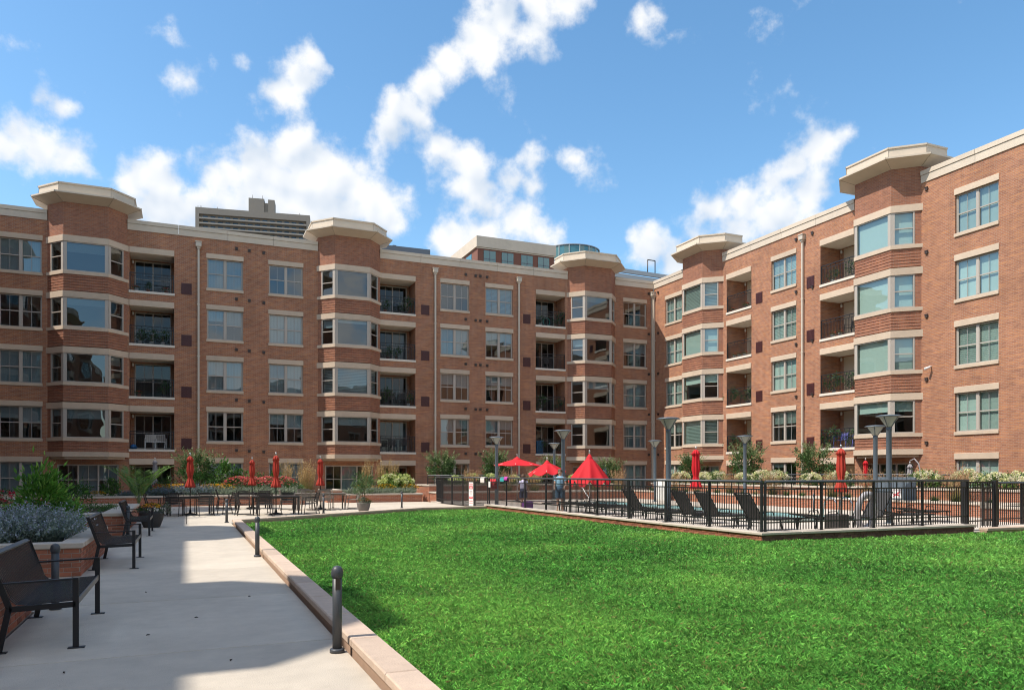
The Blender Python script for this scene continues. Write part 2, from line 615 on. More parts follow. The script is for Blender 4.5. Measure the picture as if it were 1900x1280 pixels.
    def build(s, name, mats, parent=None, loc=(0, 0, 0), rz=0.0):
        return place(name, s.mesh(name, mats), parent, loc, rz)


def place(name, me, parent=None, loc=(0, 0, 0), rz=0.0, scale=None, rot=None):
    o = bpy.data.objects.new(name, me)
    COL.objects.link(o)
    o.location = loc
    o.rotation_euler = rot if rot else (0, 0, rz)
    if scale is not None:
        o.scale = (scale, scale, scale) if isinstance(scale, (int, float)) else scale
    if parent is not None:
        o.parent = parent
    return o


def tag(o, label, cat, group=None):
    o['label'] = label
    o['category'] = cat
    if group:
        o['group'] = group
    return o


def thing(name, label, cat, loc=(0, 0, 0), rz=0.0, group=None, scale=None):
    o = place(name, None, None, loc, rz, scale)
    o.empty_display_size = 0.2
    return tag(o, label, cat, group)


def structure(o):
    o['kind'] = 'structure'
    return o


def copy_thing(root, loc, rz, label, group=None, scale=None):
    kids = [(k, list(k.children)) for k in root.children]
    r = root.copy()
    COL.objects.link(r)
    r.location = loc
    r.rotation_euler = (0, 0, rz)
    if scale is not None:
        r.scale = (scale, scale, scale) if isinstance(scale, (int, float)) else scale
    r['label'] = label
    if group:
        r['group'] = group
    for k, subs in kids:
        c = k.copy()
        COL.objects.link(c)
        c.parent = r
        for g in subs:
            d = g.copy()
            COL.objects.link(d)
            d.parent = c
    return r


ORD = ['first', 'second', 'third', 'fourth', 'fifth', 'sixth', 'seventh', 'eighth', 'ninth', 'tenth', 'eleventh', 'twelfth',
       'thirteenth', 'fourteenth', 'fifteenth', 'sixteenth', 'seventeenth', 'eighteenth', 'nineteenth', 'twentieth']


def nth(i, n):
    if i == 0:
        return 'leftmost'
    if i == n - 1:
        return 'rightmost'
    return ORD[i] + ' from the left'

# ------------------------------------------------------------------ the brick apartment wings
ST = 3.08                                   # storey height
FLOOR = [-0.07 + ST * k for k in range(5)]  # balcony floor levels
LINT = [14.86 - ST * (4 - k) for k in range(5)]   # window lintel tops
BAND = [14.78 - ST * (4 - k) for k in range(5)]   # bay stone band tops
WW, WH = 2.06, 1.80


def window_meshes():
    d = {}
    f = MB()
    y0, y1 = 0.09, 0.17
    hw = WW / 2
    f.box(-hw, -hw + 0.06, y0, y1, 0, WH)
    f.box(hw - 0.06, hw, y0, y1, 0, WH)
    f.box(-hw + 0.06, hw - 0.06, y0, y1, WH - 0.06, WH)
    f.box(-hw + 0.06, hw - 0.06, y0, y1, 0, 0.06)
    f.box(-0.065, 0.065, y0 - 0.01, y1, 0.06, WH - 0.06)
    for a, b in ((-hw + 0.06, -0.065), (0.065, hw - 0.06)):
        f.box(a, b, y0 + 0.02, y1 - 0.01, WH / 2 - 0.025, WH / 2 + 0.025)
        for zz0, zz1 in ((0.06, WH / 2 - 0.025), (WH / 2 + 0.025, WH - 0.06)):
            f.box(a, a + 0.03, y0 + 0.025, y1 - 0.012, zz0, zz1)
            f.box(b - 0.03, b, y0 + 0.025, y1 - 0.012, zz0, zz1)
    d['frame'] = f.mesh('window', FRAME)
    mu = MB()
    mu.box(-0.011, 0.011, y0 + 0.025, y0 + 0.045, 0.06, WH / 2 - 0.025)
    d['muntin'] = mu.mesh('muntin', SASH)
    p = MB()
    p.quad((-0.47, 0, 0), (0.47, 0, 0), (0.47, 0, 0.84), (-0.47, 0, 0.84))
    d['pane'] = p.mesh('pane', GLASS)
    p = MB()
    p.quad((-0.47, 0, 0), (0.47, 0, 0), (0.47, 0, 0.84), (-0.47, 0, 0.84))
    d['pane_green'] = p.mesh('pane', GLASSD)
    b = MB()
    # vertical slats of a blind, 1 m high, scaled to its drop
    for i in range(11):
        x = -0.475 + i * 0.0864
        b.quad((x, 0.0, -1), (x + 0.082, 0.014, -1), (x + 0.082, 0.014, 0), (x, 0.0, 0))
    d['blind'] = b.mesh('blind', BLIND)
    b = MB()
    for i in range(20):
        z = -i * 0.05
        b.quad((-0.475, 0.012, z - 0.042), (0.475, 0.012, z - 0.042), (0.475, 0.0, z), (-0.475, 0.0, z))
    d['venetian'] = b.mesh('blind', VENET)
    l = MB()
    l.bev(-1.06, 1.06, -0.035, 0.14, 0, 0.29, 0.012)
    d['lintel'] = l.mesh('lintel', STONE)
    s = MB()
    s.bev(-1.06, 1.06, -0.06, 0.10, -0.16, 0, 0.012)
    d['sill'] = s.mesh('sill', STONE)
    return d


WM = window_meshes()
BAYW, BAYF, BAYD = 2.0, 1.1, 1.0


def bay_pts(off, back=None, o_end=-0.04):
    """plan outline of a bay at an offset: list of (x, y) with y negative outwards"""
    dx, dy = BAYW - BAYF, BAYD
    ln = math.hypot(dx, dy)
    d = (dx / ln, dy / ln)
    n = (-dy / ln, dx / ln)

    def at_o(o):
        t = (o - off * n[1]) / d[1]
        return (-BAYW + off * n[0] + t * d[0], o)
    if back is None:
        left = [at_o(o_end)]
    else:
        t = off * (-1 - n[0]) / d[0]
        left = [(-BAYW - off, -back), (-BAYW + off * n[0] + t * d[0], off * n[1] + t * d[1])]
    left.append(at_o(BAYD + off))
    pts = left + [(-x, o) for x, o in reversed(left)]
    return [(x, -o) for x, o in pts]


def strip(mb, pts0, z0, pts1, z1, m=0):
    for i in range(len(pts0) - 1):
        a, b = pts0[i], pts0[i + 1]
        c, e = pts1[i + 1], pts1[i]
        mb.quad((a[0], a[1], z0), (b[0], b[1], z0), (c[0], c[1], z1), (e[0], e[1], z1), m)


def belt(mb, off, z0, z1, inner=-0.12, m=0, back=None):
    """a solid band round the bay"""
    po, pi = bay_pts(off, back), bay_pts(inner, back)
    strip(mb, po, z0, po, z1, m)
    strip(mb, po, z1, pi, z1, m)
    strip(mb, pi, z0, po, z0, m)


def seg(a, b, u0, u1, off0, off1):
    """sub-box footprint along the segment a-b (fractions in metres), offset outwards"""
    ax, ay = a
    L = math.hypot(b[0] - ax, b[1] - ay)
    tx, ty = (b[0] - ax) / L, (b[1] - ay) / L
    nx, ny = ty, -tx

    def p(u, o):
        return (ax + tx * u + nx * o, ay + ty * u + ny * o)
    return [p(u0, off0), p(u1, off0), p(u1, off1), p(u0, off1)], L


def prism(mb, foot, z0, z1, m=0):
    n = len(foot)
    for i in range(n):
        a, b = foot[i], foot[(i + 1) % n]
        mb.quad((a[0], a[1], z0), (b[0], b[1], z0), (b[0], b[1], z1), (a[0], a[1], z1), m)
    mb.poly([(p[0], p[1], z1) for p in foot], m)
    mb.poly([(p[0], p[1], z0) for p in reversed(foot)], m)


BH = 1.62          # bay glazing height
JAMB = 0.30


def bay_meshes():
    d = {}
    pts = bay_pts(0.0, o_end=0.0)
    A, B, C, E = pts
    f = MB()
    for (a, b, u0, u1) in ((A, B, JAMB, None), (B, C, 0.0, None), (C, E, 0.0, -JAMB)):
        L = math.hypot(b[0] - a[0], b[1] - a[1])
        e = L if u1 is None else L + u1

        def rail(x0, x1, z0, z1, o0=0.015, o1=-0.07):
            ft, _ = seg(a, b, x0, x1, o0, o1)
            prism(f, ft, z0, z1)
        face = (a is B)
        w = 0.17 if face else 0.09
        l0 = 0.17 if (face or a is C) else 0.07
        l1 = 0.17 if (face or a is A) else 0.07
        rail(u0, u0 + l0, 0, BH, 0.02)
        rail(e - l1, e, 0, BH, 0.02)
        rail(u0 + l0, e - l1, 0, 0.055)
        rail(u0 + l0, e - l1, BH - 0.055, BH)
        if not face:
            rail(u0 + l0, e - l1, BH / 2 - 0.025, BH / 2 + 0.025)
    d['frame'] = f.mesh('bay_window', FRAME)
    panes = []
    for (a, b, u0, cut) in ((A, B, JAMB + 0.07, 0.17), (B, C, 0.17, 0.17), (C, E, 0.17, JAMB + 0.07)):
        L = math.hypot(b[0] - a[0], b[1] - a[1])
        face = a is B
        zz = [(0.055, BH - 0.055)] if face else [(0.055, BH / 2 - 0.025), (BH / 2 + 0.025, BH - 0.055)]
        for i, (z0, z1) in enumerate(zz):
            ft, _ = seg(a, b, u0, L - cut, -0.03 - 0.012 * i, -0.04)
            p = MB()
            p.quad((*ft[0], z0), (*ft[1], z0), (*ft[1], z1), (*ft[0], z1))
            panes.append((p.mesh('pane', GLASS), p.mesh('pane', GLASSD)))
    d['panes'] = panes
    bl = []
    for (a, b, u0, cut) in ((A, B, JAMB + 0.07, 0.17), (B, C, 0.17, 0.17), (C, E, 0.17, JAMB + 0.07)):
        L = math.hypot(b[0] - a[0], b[1] - a[1])
        ft, _ = seg(a, b, u0, L - cut, -0.15, -0.16)
        p = MB()
        p.quad((*ft[0], -1), (*ft[1], -1), (*ft[1], 0), (*ft[0], 0))
        bl.append(p.mesh('blind', BLIND))
    d['blinds'] = bl
    vn = []
    for (a, b, u0, cut) in ((A, B, JAMB + 0.07, 0.17), (B, C, 0.17, 0.17), (C, E, 0.17, JAMB + 0.07)):
        L = math.hypot(b[0] - a[0], b[1] - a[1])
        p = MB()
        for i in range(16):
            z = -i * 0.0625
            f0, _ = seg(a, b, u0, L - cut, -0.15, -0.16)
            f1, _ = seg(a, b, u0, L - cut, -0.175, -0.16)
            p.quad((*f1[0], z - 0.046), (*f1[1], z - 0.046), (*f0[1], z), (*f0[0], z))
        vn.append(p.mesh('blind', VENET))
    d['venetians'] = vn
    d['jamb'] = []      # brick jambs beside the glazing
    for (a, b, side) in ((A, B, 0), (C, E, 1)):
        L = math.hypot(b[0] - a[0], b[1] - a[1])
        j = MB()
        ft, _ = seg(a, b, (0.0 if side == 0 else L - JAMB), (JAMB if side == 0 else L), 0.0, -0.15)
        prism(j, ft, 0, BH)
        d['jamb'].append(j.mesh('jamb', BRICK2))
    s = MB()
    belt(s, 0.05, -0.18, 0.0)
    d['sill'] = s.mesh('sill', STONE)
    b = MB()
    belt(b, 0.06, -0.34, 0.0)
    d['band'] = b.mesh('stone_band', STONE)

    def spandrel(h, n):
        q = MB()
        belt(q, -0.028, -h, 0.0, -0.2)
        ch = h / n
        for i in range(n):
            z1 = -i * ch - 0.004
            z0 = -(i + 1) * ch + 0.026
            belt(q, 0.0, z0, z1, -0.1)
        return q.mesh('spandrel', BRICK2)
    d['spandrel'] = spandrel(0.90, 6)
    d['spandrel_low'] = spandrel(0.62, 4)
    q = MB()
    belt(q, 0.07, -0.27, 0.0)
    belt(q, -0.10, -0.40, -0.272, -0.3)
    q.poly([(x, y, -0.401) for x, y in reversed(bay_pts(-0.3))])
    q.poly([(x, y, -0.20) for x, y in bay_pts(0.0)])
    d['base'] = q.mesh('bay_base', STONE)
    t = MB()
    w = bay_pts(0.0, back=1.3)
    strip(t, w, 0.0, w, 1.86)
    d['tower'] = t.mesh('tower_wall', BRICK2)
    k = MB()
    prof = [(0.0, 0.0), (0.70, 0.27), (0.75, 0.28), (0.75, 0.36), (0.60, 0.38), (0.40, 0.40), (0.38, 0.86), (0.43, 0.87), (0.43, 0.95), (0.0, 0.98)]
    for (o0, z0), (o1, z1) in zip(prof[:-1], prof[1:]):
        p0, p1 = bay_pts(o0, back=1.3), bay_pts(o1, back=1.3)
        strip(k, p0, z0, p1, z1)
        k.quad((*p0[0], z0), (*p1[0], z1), (*p1[-1], z1), (*p0[-1], z0))
    k.poly([(x, y, 0.98) for x, y in bay_pts(0.0, back=1.3)])
    # raised seams where the cap is mitred
    d['cap'] = k.mesh('cornice_cap', CAPM)
    sm = MB()
    for idx in (1, 2, 3, 4):
        path = []
        for o, z in prof[1:9]:
            p = bay_pts(o + 0.006, back=1.3)[idx]
            path.append((p[0], p[1], z))
        path = [(*bay_pts(0.02, back=1.3)[idx], 0.003)] + path
        for a, b in zip(path[:-1], path[1:]):
            sm.bar(a, b, 0.014, 0.014)
    d['seam'] = sm.mesh('seam', M('cap_seam', (0.30, 0.26, 0.21), 0.7))
    return d


BM_ = bay_meshes()


def door_meshes():
    """glazed balcony doors, 2 m wide, 2.1 m high"""
    d = {}
    f = MB()
    for x in (-1.0, -0.03, 0.94):
        f.box(x, x + 0.06, 0, 0.07, 0, 2.1)
    f.box(-0.94, -0.03, 0, 0.07, 2.03, 2.1)
    f.box(0.03, 0.94, 0, 0.07, 2.03, 2.1)
    for a, b in ((-0.94, -0.03), (0.03, 0.94)):
        f.box(a, b, 0.0, 0.07, 0, 0.12)
        f.box(a, b, 0.02, 0.06, 1.0, 1.03)
        c = (a + b) / 2
        f.box(c - 0.012, c + 0.012, 0.02, 0.06, 0.12, 1.0)
        f.box(c - 0.012, c + 0.012, 0.02, 0.06, 1.03, 2.03)
    d['frame'] = f.mesh('door', FRAME)
    p = MB()
    p.quad((-0.455, 0, 0.12), (0.455, 0, 0.12), (0.455, 0, 2.03), (-0.455, 0, 2.03))
    d['pane'] = p.mesh('pane', GLASSB)
    s = MB()
    s.box(-0.42, 0.42, 0, 0.05, 0, 2.05)
    s.box(-0.50, -0.42, -0.02, 0.05, 0, 2.12)
    s.box(0.42, 0.50, -0.02, 0.05, 0, 2.12)
    s.box(-0.42, 0.42, -0.02, 0.05, 2.05, 2.12)
    d['solid'] = s.mesh('door', M('beige_door', (0.50, 0.42, 0.32), 0.6, rnd=0.05))
    r = MB()
    hw = 1.17
    r.box(-hw, hw, 0.02, 0.065, 1.02, 1.06)
    r.box(-hw, hw, 0.03, 0.055, 0.86, 0.885)
    r.box(-hw, hw, 0.03, 0.055, 0.08, 0.105)
    n = 22
    for i in range(n + 1):
        x = -hw + 0.02 + i * (2 * hw - 0.04) / n
        r.box(x - 0.009, x + 0.009, 0.034, 0.052, 0.105, 0.86)
    for i in range(8):
        x = -hw + 0.02 + i * (2 * hw - 0.04) / 7
        r.box(x - 0.009, x + 0.009, 0.034, 0.052, 0.885, 1.02)
    for x in (-hw, hw):
        r.box(x - 0.02, x + 0.02, 0.02, 0.065, 0.0, 1.02)
    d['railing'] = r.mesh('railing', RAILM)
    l = MB()
    l.lathe([(0.0, 0.0), (0.05, 0.02), (0.06, 0.16), (0.03, 0.2), (0.0, 0.21)], 10)
    d['lamp'] = l.mesh('wall_lamp', WHITE)
    return d


DM = door_meshes()
vm_ = MB()
vm_.box(-0.285, 0.285, -0.03, 0.06, 0, 0.66)
for i in range(10):
    z = 0.04 + i * 0.06
    vm_.box(-0.25, 0.25, -0.042, -0.028, z, z + 0.035)
VENT_ME = vm_.mesh('vent_grille', VENTM)
ex_ = MB()
ex_.box(-0.075, 0.075, -0.07, 0.02, 0, 0.15)
ex_.box(-0.095, 0.095, -0.085, -0.06, 0.13, 0.165)
EXH_ME = ex_.mesh('exhaust_vent', EXHM)


def wing(label, cat_loc, rz, s0, s1, wins, bays, balcs, spouts, vents, exhausts, lite=False, style='glass', depth=9.0, seed=1, pane='pane',
         roof_z=15.9, group=None, partitions=True):
    rnd = random.Random(seed)
    root = thing('apartment_building', label, 'building', cat_loc, rz, group)
    # --- wall with openings
    holes = []
    for c in wins:
        for k in range(5):
            holes.append((c - WW / 2, c + WW / 2, LINT[k] - 0.29 - WH, LINT[k] - 0.29))
    for c in bays:
        holes.append((c - 1.93, c + 1.93, 2.62, 16.2))
        holes.append((c - 1.55, c + 1.55, 0.35, 2.12))
    for a, b in balcs:
        for k in range(5):
            holes.append((a, b, FLOOR[k], BAND[k] - 0.34))
    ztop = 15.78
    xs = sorted({s0, s1} | {h[0] for h in holes} | {h[1] for h in holes})
    wm = MB()
    for a, b in zip(xs[:-1], xs[1:]):
        if b - a < 1e-4:
            continue
        mid = (a + b) / 2
        cuts = sorted([(h[2], h[3]) for h in holes if h[0] < mid < h[1]])
        z = -0.5
        for c0, c1 in cuts:
            if c0 > z:
                wm.quad((a, 0, z), (b, 0, z), (b, 0, c0), (a, 0, c0))
            z = max(z, c1)
        if z < ztop:
            wm.quad((a, 0, z), (b, 0, z), (b, 0, ztop), (a, 0, ztop))
    for (a, b, c, d) in holes:
        if b - a > 3.5:
            continue
        rv = 0.22
        wm.quad((a, 0, c), (a, rv, c), (a, rv, d), (a, 0, d))
        wm.quad((b, rv, c), (b, 0, c), (b, 0, d), (b, rv, d))
        wm.quad((a, 0, c), (b, 0, c), (b, rv, c), (a, rv, c))
        wm.quad((a, rv, d), (b, rv, d), (b, 0, d), (a, 0, d))
    # ends and back of the block
    wm.quad((s0, depth, -0.5), (s0, 0, -0.5), (s0, 0, ztop), (s0, depth, ztop))
    wm.quad((s1, 0, -0.5), (s1, depth, -0.5), (s1, depth, ztop), (s1, 0, ztop))
    wm.quad((s1, depth, -0.5), (s0, depth, -0.5), (s0, depth, ztop), (s1, depth, ztop))
    wm.build('wall', BRICK, root)
    rf = MB()
    rf.box(s0 + 0.05, s1 - 0.05, 0.32, depth - 0.05, roof_z - 0.25, roof_z)
    rf.build('roof', M('roof_membrane', (0.3, 0.29, 0.28), 0.9), root)
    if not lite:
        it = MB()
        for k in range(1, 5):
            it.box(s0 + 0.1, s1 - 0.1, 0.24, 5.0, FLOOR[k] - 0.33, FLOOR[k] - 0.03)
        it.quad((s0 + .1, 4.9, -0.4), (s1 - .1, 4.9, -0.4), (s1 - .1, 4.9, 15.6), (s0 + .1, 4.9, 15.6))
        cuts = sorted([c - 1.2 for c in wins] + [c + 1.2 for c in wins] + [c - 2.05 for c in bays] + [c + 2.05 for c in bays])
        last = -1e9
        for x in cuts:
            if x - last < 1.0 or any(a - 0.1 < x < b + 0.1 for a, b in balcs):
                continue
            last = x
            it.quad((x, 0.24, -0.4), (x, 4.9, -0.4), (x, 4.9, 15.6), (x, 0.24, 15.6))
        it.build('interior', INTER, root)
    # --- cornice panels along the parapet
    spans, cur = [], s0
    for c in sorted(bays):
        spans.append((cur, c - BAYW))
        cur = c + BAYW
    spans.append((cur, s1))
    for a, b in spans:
        n = max(1, round((b - a) / 2.75))
        for i in range(n):
            x0, x1 = a + (b - a) * i / n + 0.007, a + (b - a) * (i + 1) / n - 0.007
            p = MB()
            p.box(x0, x1, -0.05, 0.30, 15.74, 16.10)
            p.box(x0, x1, -0.035, 0.30, 16.10, 16.115)
            p.box(x0, x1, -0.085, 0.30, 16.115, 16.33)
            p.build('cornice_panel', CAPM, root)
    # --- plain windows
    for c in wins:
        for k in range(5):
            z = LINT[k] - 0.29 - WH
            w = place('window', WM['frame'], root, (c, 0, z))
            if lite:
                for xx in (-0.515, 0.515):
                    place('pane', WM[pane], w, (xx, 0.135, 0.03), scale=(1, 1, 2.05))
                place('lintel', WM['lintel'], w, (0, 0, WH))
                place('sill', WM['sill'], w)
                continue
            for xx in (-0.515, 0.515):
                tl = rnd.uniform(-0.012, 0.012)
                place('pane', WM[pane], w, (xx, 0.145, 0.045), rot=(rnd.uniform(-0.006, 0.006), 0, tl))
                place('pane', WM[pane], w, (xx, 0.122, 0.915), rot=(rnd.uniform(-0.006, 0.006), 0, tl))
            for xx in (-0.515, 0.515):
                place('muntin', WM['muntin'], w, (xx, 0, 0))
                place('muntin', WM['muntin'], w, (xx, 0, WH / 2 - 0.035))
            place('lintel', WM['lintel'], w, (0, 0, WH))
            place('sill', WM['sill'], w)
            mode = rnd.random()
            ven = rnd.random() < (0.4 if style == 'blind' else 0.2)
            for xx in (-0.515, 0.515):
                if mode < (0.58 if style == 'blind' else 0.42):
                    h = 1.72
                elif mode < 0.82:
                    h = rnd.choice((0.62, 0.7, 0.85))
                elif rnd.random() < 0.3:
                    h = rnd.choice((0.25, 0.9, 1.72))
                else:
                    continue
                place('blind', WM['venetian' if ven else 'blind'], w, (xx, 0.21, WH - 0.04), scale=(1, 1, h))
    # --- bays with their towers
    for c in bays:
        place('tower_wall', BM_['tower'], root, (c, 0, 14.78 - 0.02))
        cp = place('cornice_cap', BM_['cap'], root, (c, 0, 16.60))
        if not lite:
            place('seam', BM_['seam'], cp)
        for k in range(1, 5):
            place('stone_band', BM_['band'], root, (c, 0, BAND[k]))
            zb = BAND[k] - 0.34 - BH
            w = place('bay_window', BM_['frame'], root, (c, 0, zb))
            for jm in BM_['jamb']:
                place('jamb', jm, w)
            place('sill', BM_['sill'], w)
            for pm in BM_['panes']:
                place('pane', pm[0 if pane == 'pane' else 1], w)
            if not lite:
                mode = rnd.random()
                for i, bl in enumerate(BM_['venetians' if rnd.random() < 0.3 else 'blinds']):
                    if style == 'blind':
                        h = 1.55 if mode < 0.75 else 0.5
                    else:
                        h = 1.55 if mode < 0.18 else (rnd.choice((0.18, 0.35, 0.5)) if rnd.random() < 0.6 else 0)
                    if h:
                        place('blind', bl, w, (0, 0, BH - 0.05), scale=(1, 1, h))
            if k > 1:
                place('spandrel', BM_['spandrel'], root, (c, 0, zb - 0.18))
            else:
                place('spandrel', BM_['spandrel_low'], root, (c, 0, zb - 0.18))
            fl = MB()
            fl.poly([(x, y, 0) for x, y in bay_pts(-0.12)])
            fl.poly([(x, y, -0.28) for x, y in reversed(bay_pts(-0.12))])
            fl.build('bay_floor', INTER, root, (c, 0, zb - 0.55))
        place('bay_base', BM_['base'], root, (c, 0, BAND[1] - 0.34 - BH - 0.18 - 0.60))
        # the group of three windows under the bay
        g = MB()
        for x0 in (-1.55, -0.545, 0.465, 1.47):
            g.box(x0, x0 + 0.08, 0.09, 0.17, 0, 1.77)
        for x0 in (-1.47, -0.465, 0.545):
            g.box(x0, x0 + 0.925, 0.09, 0.17, 1.70, 1.77)
            g.box(x0, x0 + 0.925, 0.09, 0.17, 0, 0.06)
            g.box(x0, x0 + 0.925, 0.11, 0.15, 0.87, 0.91)
            g.box(x0 + 0.455, x0 + 0.477, 0.115, 0.14, 0.06, 0.87)
            g.box(x0 + 0.455, x0 + 0.477, 0.115, 0.14, 0.91, 1.70)
        w = g.build('window', FRAME, root, (c, 0, 0.35))
        for x0 in (-1.0, 0.0, 1.0):
            place('pane', WM[pane], w, (x0, 0.145, 0.05), scale=(1, 1, 1.97))
            if not lite and rnd.random() < 0.6:
                place('blind', WM['blind'], w, (x0, 0.21, 1.72), scale=(1, 1, rnd.choice((1.6, 0.9))))
    # --- recessed balconies
    for (a, b) in balcs:
        c = (a + b) / 2
        for k in range(5):
            f, t = FLOOR[k], BAND[k] - 0.34
            dep = 1.5
            q = MB()
            q.quad((a, 0.22, f), (a, dep, f), (a, dep, t), (a, 0.22, t))
            q.quad((b, dep, f), (b, 0.22, f), (b, 0.22, t), (b, dep, t))
            q.quad((a, dep, f + 2.13), (b, dep, f + 2.13), (b, dep, t), (a, dep, t))
            if style == 'glass':
                q.quad((a, dep, f), (a + 0.2, dep, f), (a + 0.2, dep, f + 2.13), (a, dep, f + 2.13))
                q.quad((b - 0.19, dep, f), (b, dep, f), (b, dep, f + 2.13), (b - 0.19, dep, f + 2.13))
            else:
                for u, v in ((a, a + 0.3), (a + 1.3, a + 1.45)):
                    q.quad((u, dep, f), (v, dep, f), (v, dep, f + 2.13), (u, dep, f + 2.13))
            bal = q.build('balcony', BRICK, root)
            s = MB()
            s.bev(a - 0.03, b + 0.03, -0.05, dep, f - 0.14, f, 0.01)
            s.build('balcony_slab', WHITEP, bal)
            s = MB()
            s.quad((a, 0.0, t - 0.005), (a, dep, t - 0.005), (b, dep, t - 0.005), (b, 0.0, t - 0.005))
            s.build('soffit', WHITEP, bal)
            s = MB()
            s.bev(a, b, -0.058, 0.2, t, BAND[k], 0.012)
            s.build('stone_band', STONE, bal)
            if style == 'glass':
                dd = place('door', DM['frame'], root, (c, dep - 0.03, f))
                for xx in (-0.485, 0.485):
                    place('pane', DM['pane'], dd, (xx, 0.04, 0), rot=(0, 0, rnd.uniform(-0.02, 0.02)))
                if not lite and rnd.random() < 0.25:
                    place('blind', WM['blind'], dd, (rnd.choice((-0.485, 0.485)), 0.12, 2.03), scale=(1, 1, rnd.choice((1.9, 0.8))))
            else:
                place('door', DM['solid'], root, (a + 0.8, dep - 0.03, f))
                dd = place('door', DM['frame'], root, (b - 0.5, dep - 0.03, f), scale=(0.5, 1, 1))
                place('pane', DM['pane'], dd, (-0.485, 0.04, 0))
                place('pane', DM['pane'], dd, (0.485, 0.04, 0))
            if k > 0:
                place('railing', DM['railing'], bal, (c, 0, f))
            if not lite:
                place('wall_lamp', DM['lamp'], bal, (a + 0.1 if style == 'glass' else a + 0.16, dep - 0.08, f + 1.9))
    for c in vents:
        for k in range(1, 5):
            place('vent_grille', VENT_ME, root, (c, 0, FLOOR[k] + 0.02))
    for c, dz in exhausts:
        for k in range(5):
            place('exhaust_vent', EXH_ME, root, (c, 0, LINT[k] + dz))
    for c in spouts:
        q = MB()
        q.box(c - 0.055, c + 0.055, -0.15, -0.04, -0.4, 15.15)
        for z in (2.4, 5.5, 8.6, 11.7):
            q.box(c - 0.085, c + 0.085, -0.155, -0.0, z, z + 0.05)
        ds = q.build('downspout', DSPOUT, root)
        q = MB()
        q.box(c - 0.10, c + 0.10, -0.20, -0.002, 15.05, 15.15)
        q.bev(c - 0.16, c + 0.16, -0.26, -0.002, 15.15, 15.42, 0.015)
        q.box(c - 0.185, c + 0.185, -0.285, -0.002, 15.42, 15.47)
        q.build('conductor_head', DSPOUT, ds)
    return root


wing('long shaded brick apartment wing with three bay towers facing the lawn', (0, 49.2, 0), 0.0, -20.5, 33.0 - 0.02,
     wins=[-8.44, 2.155, 5.725, 16.89, 20.175, 31.33], bays=[-5.15, 9.69, 27.56],
     balcs=[(-3.05, -0.67), (11.70, 14.1), (23.0, 25.36)], spouts=[0.665, 15.46, 21.64, 32.83], vents=[0.0, 14.78, 22.29],
     exhausts=[(2.81, 0.38), (3.55, 0.34), (4.40, 0.30), (17.67, 0.34), (18.4, 0.32), (18.75, 0.33), (19.25, 0.32), (-9.6, 0.36), (32.55, 0.4)], seed=5)
wing('sunlit brick apartment wing behind the pool with two bay towers', (33.0, 0, 0), R(-90), -49.2 + 0.02, 4.0,
     wins=[-46.6, -35.4, -23.3, -8.0], bays=[-43.0, -28.1, -13.0], balcs=[(-40.62, -38.22), (-32.52, -30.12), (-17.5, -15.1)],
     spouts=[-33.78, -49.02], vents=[-37.5, -33.25], exhausts=[(-34.35, 0.4), (-33.1, 0.42), (-25.8, 0.45), (-48.55, 0.4)], style='blind', seed=11, pane='pane_green')
wing('brick apartment wing left of the frame shading the path', (-11.5, 0, 0), R(90), -30.0, 49.2 - 0.02,
     wins=[2.5, 14.7, 17.8, 28.5, 31.5, 44.0], bays=[-6.0, 9.9, 22.9, 37.2], balcs=[(12.0, 14.2), (25.0, 27.2), (39.4, 41.6)], spouts=[4.6, 16.2], vents=[],
     exhausts=[], lite=True, seed=3)
wing('brick apartment wing behind the camera, mirrored in the windows', (11.0, -32.0, 0), R(180), -21.9, 22.4,
     wins=[-18.0, -15.0, -2.0, 1.0, 13.5, 18.0], bays=[-9.0, 7.5], balcs=[(-6.9, -4.5), (3.0, 5.4)], spouts=[], vents=[], exhausts=[], lite=True, seed=4)

# ------------------------------------------------------------------ buildings beyond the roof line
FARC = M('far_concrete', (0.25, 0.225, 0.195), 0.85, var=0.1, vscale=0.2)
FARS = M('far_slab', (0.36, 0.335, 0.30), 0.85)
FARD = M('far_recess', (0.10, 0.105, 0.12), 0.5)
FARG = glass_mat('far_glass', (0.12, 0.2, 0.3), 0.35)
TEAL = M('teal_glass', (0.05, 0.17, 0.18), 0.06, spec=1.0, coat=0.6)
SLATE = M('blue_slate', (0.13, 0.15, 0.18), 0.6, var=0.1, vscale=0.3)
BRICKF = M('far_brick', (0.20, 0.085, 0.06), 0.9, var=0.15, vscale=0.5)

# residential slab tower
tw = thing('apartment_tower', 'distant concrete apartment tower with balcony rows behind the shaded wing', 'building', (4.5, 459.0, 0), R(-10))
W_, TOP = 62.0, 151.0
m = MB()
m.box(0, W_, 2.0, 16, 0, TOP - 4)
m.box(0, W_, 0, 16, TOP - 4, TOP - 0.5)
m.box(0, 2.0, 0, 2.0, 0, TOP - 4)
m.box(W_ - 2.0, W_, 0, 2.0, 0, TOP - 4)
m.build('wall', FARC, tw)
for k in range(9):
    m = MB()
    m.box(2.0, W_ - 2.0, -0.6, 2.0, TOP - 6.8 - 2.8 * k, TOP - 6.5 - 2.8 * k)
    m.box(2.0, W_ - 2.0, -0.6, -0.5, TOP - 6.5 - 2.8 * k, TOP - 6.15 - 2.8 * k)
    m.build('balcony', FARS, tw)
rr = random.Random(2)
wmn = MB()
wmn.box(-1.3, 1.3, 1.9, 2.05, 0, 1.9)
wme = wmn.mesh('window', M('far_window', (0.05, 0.075, 0.11), 0.15, spec=0.8, rnd=0.6))
for k in range(9):
    for i in range(14):
        place('window', wme, tw, (5.0 + i * 4.0, 0, TOP - 6.4 - 2.8 * k))
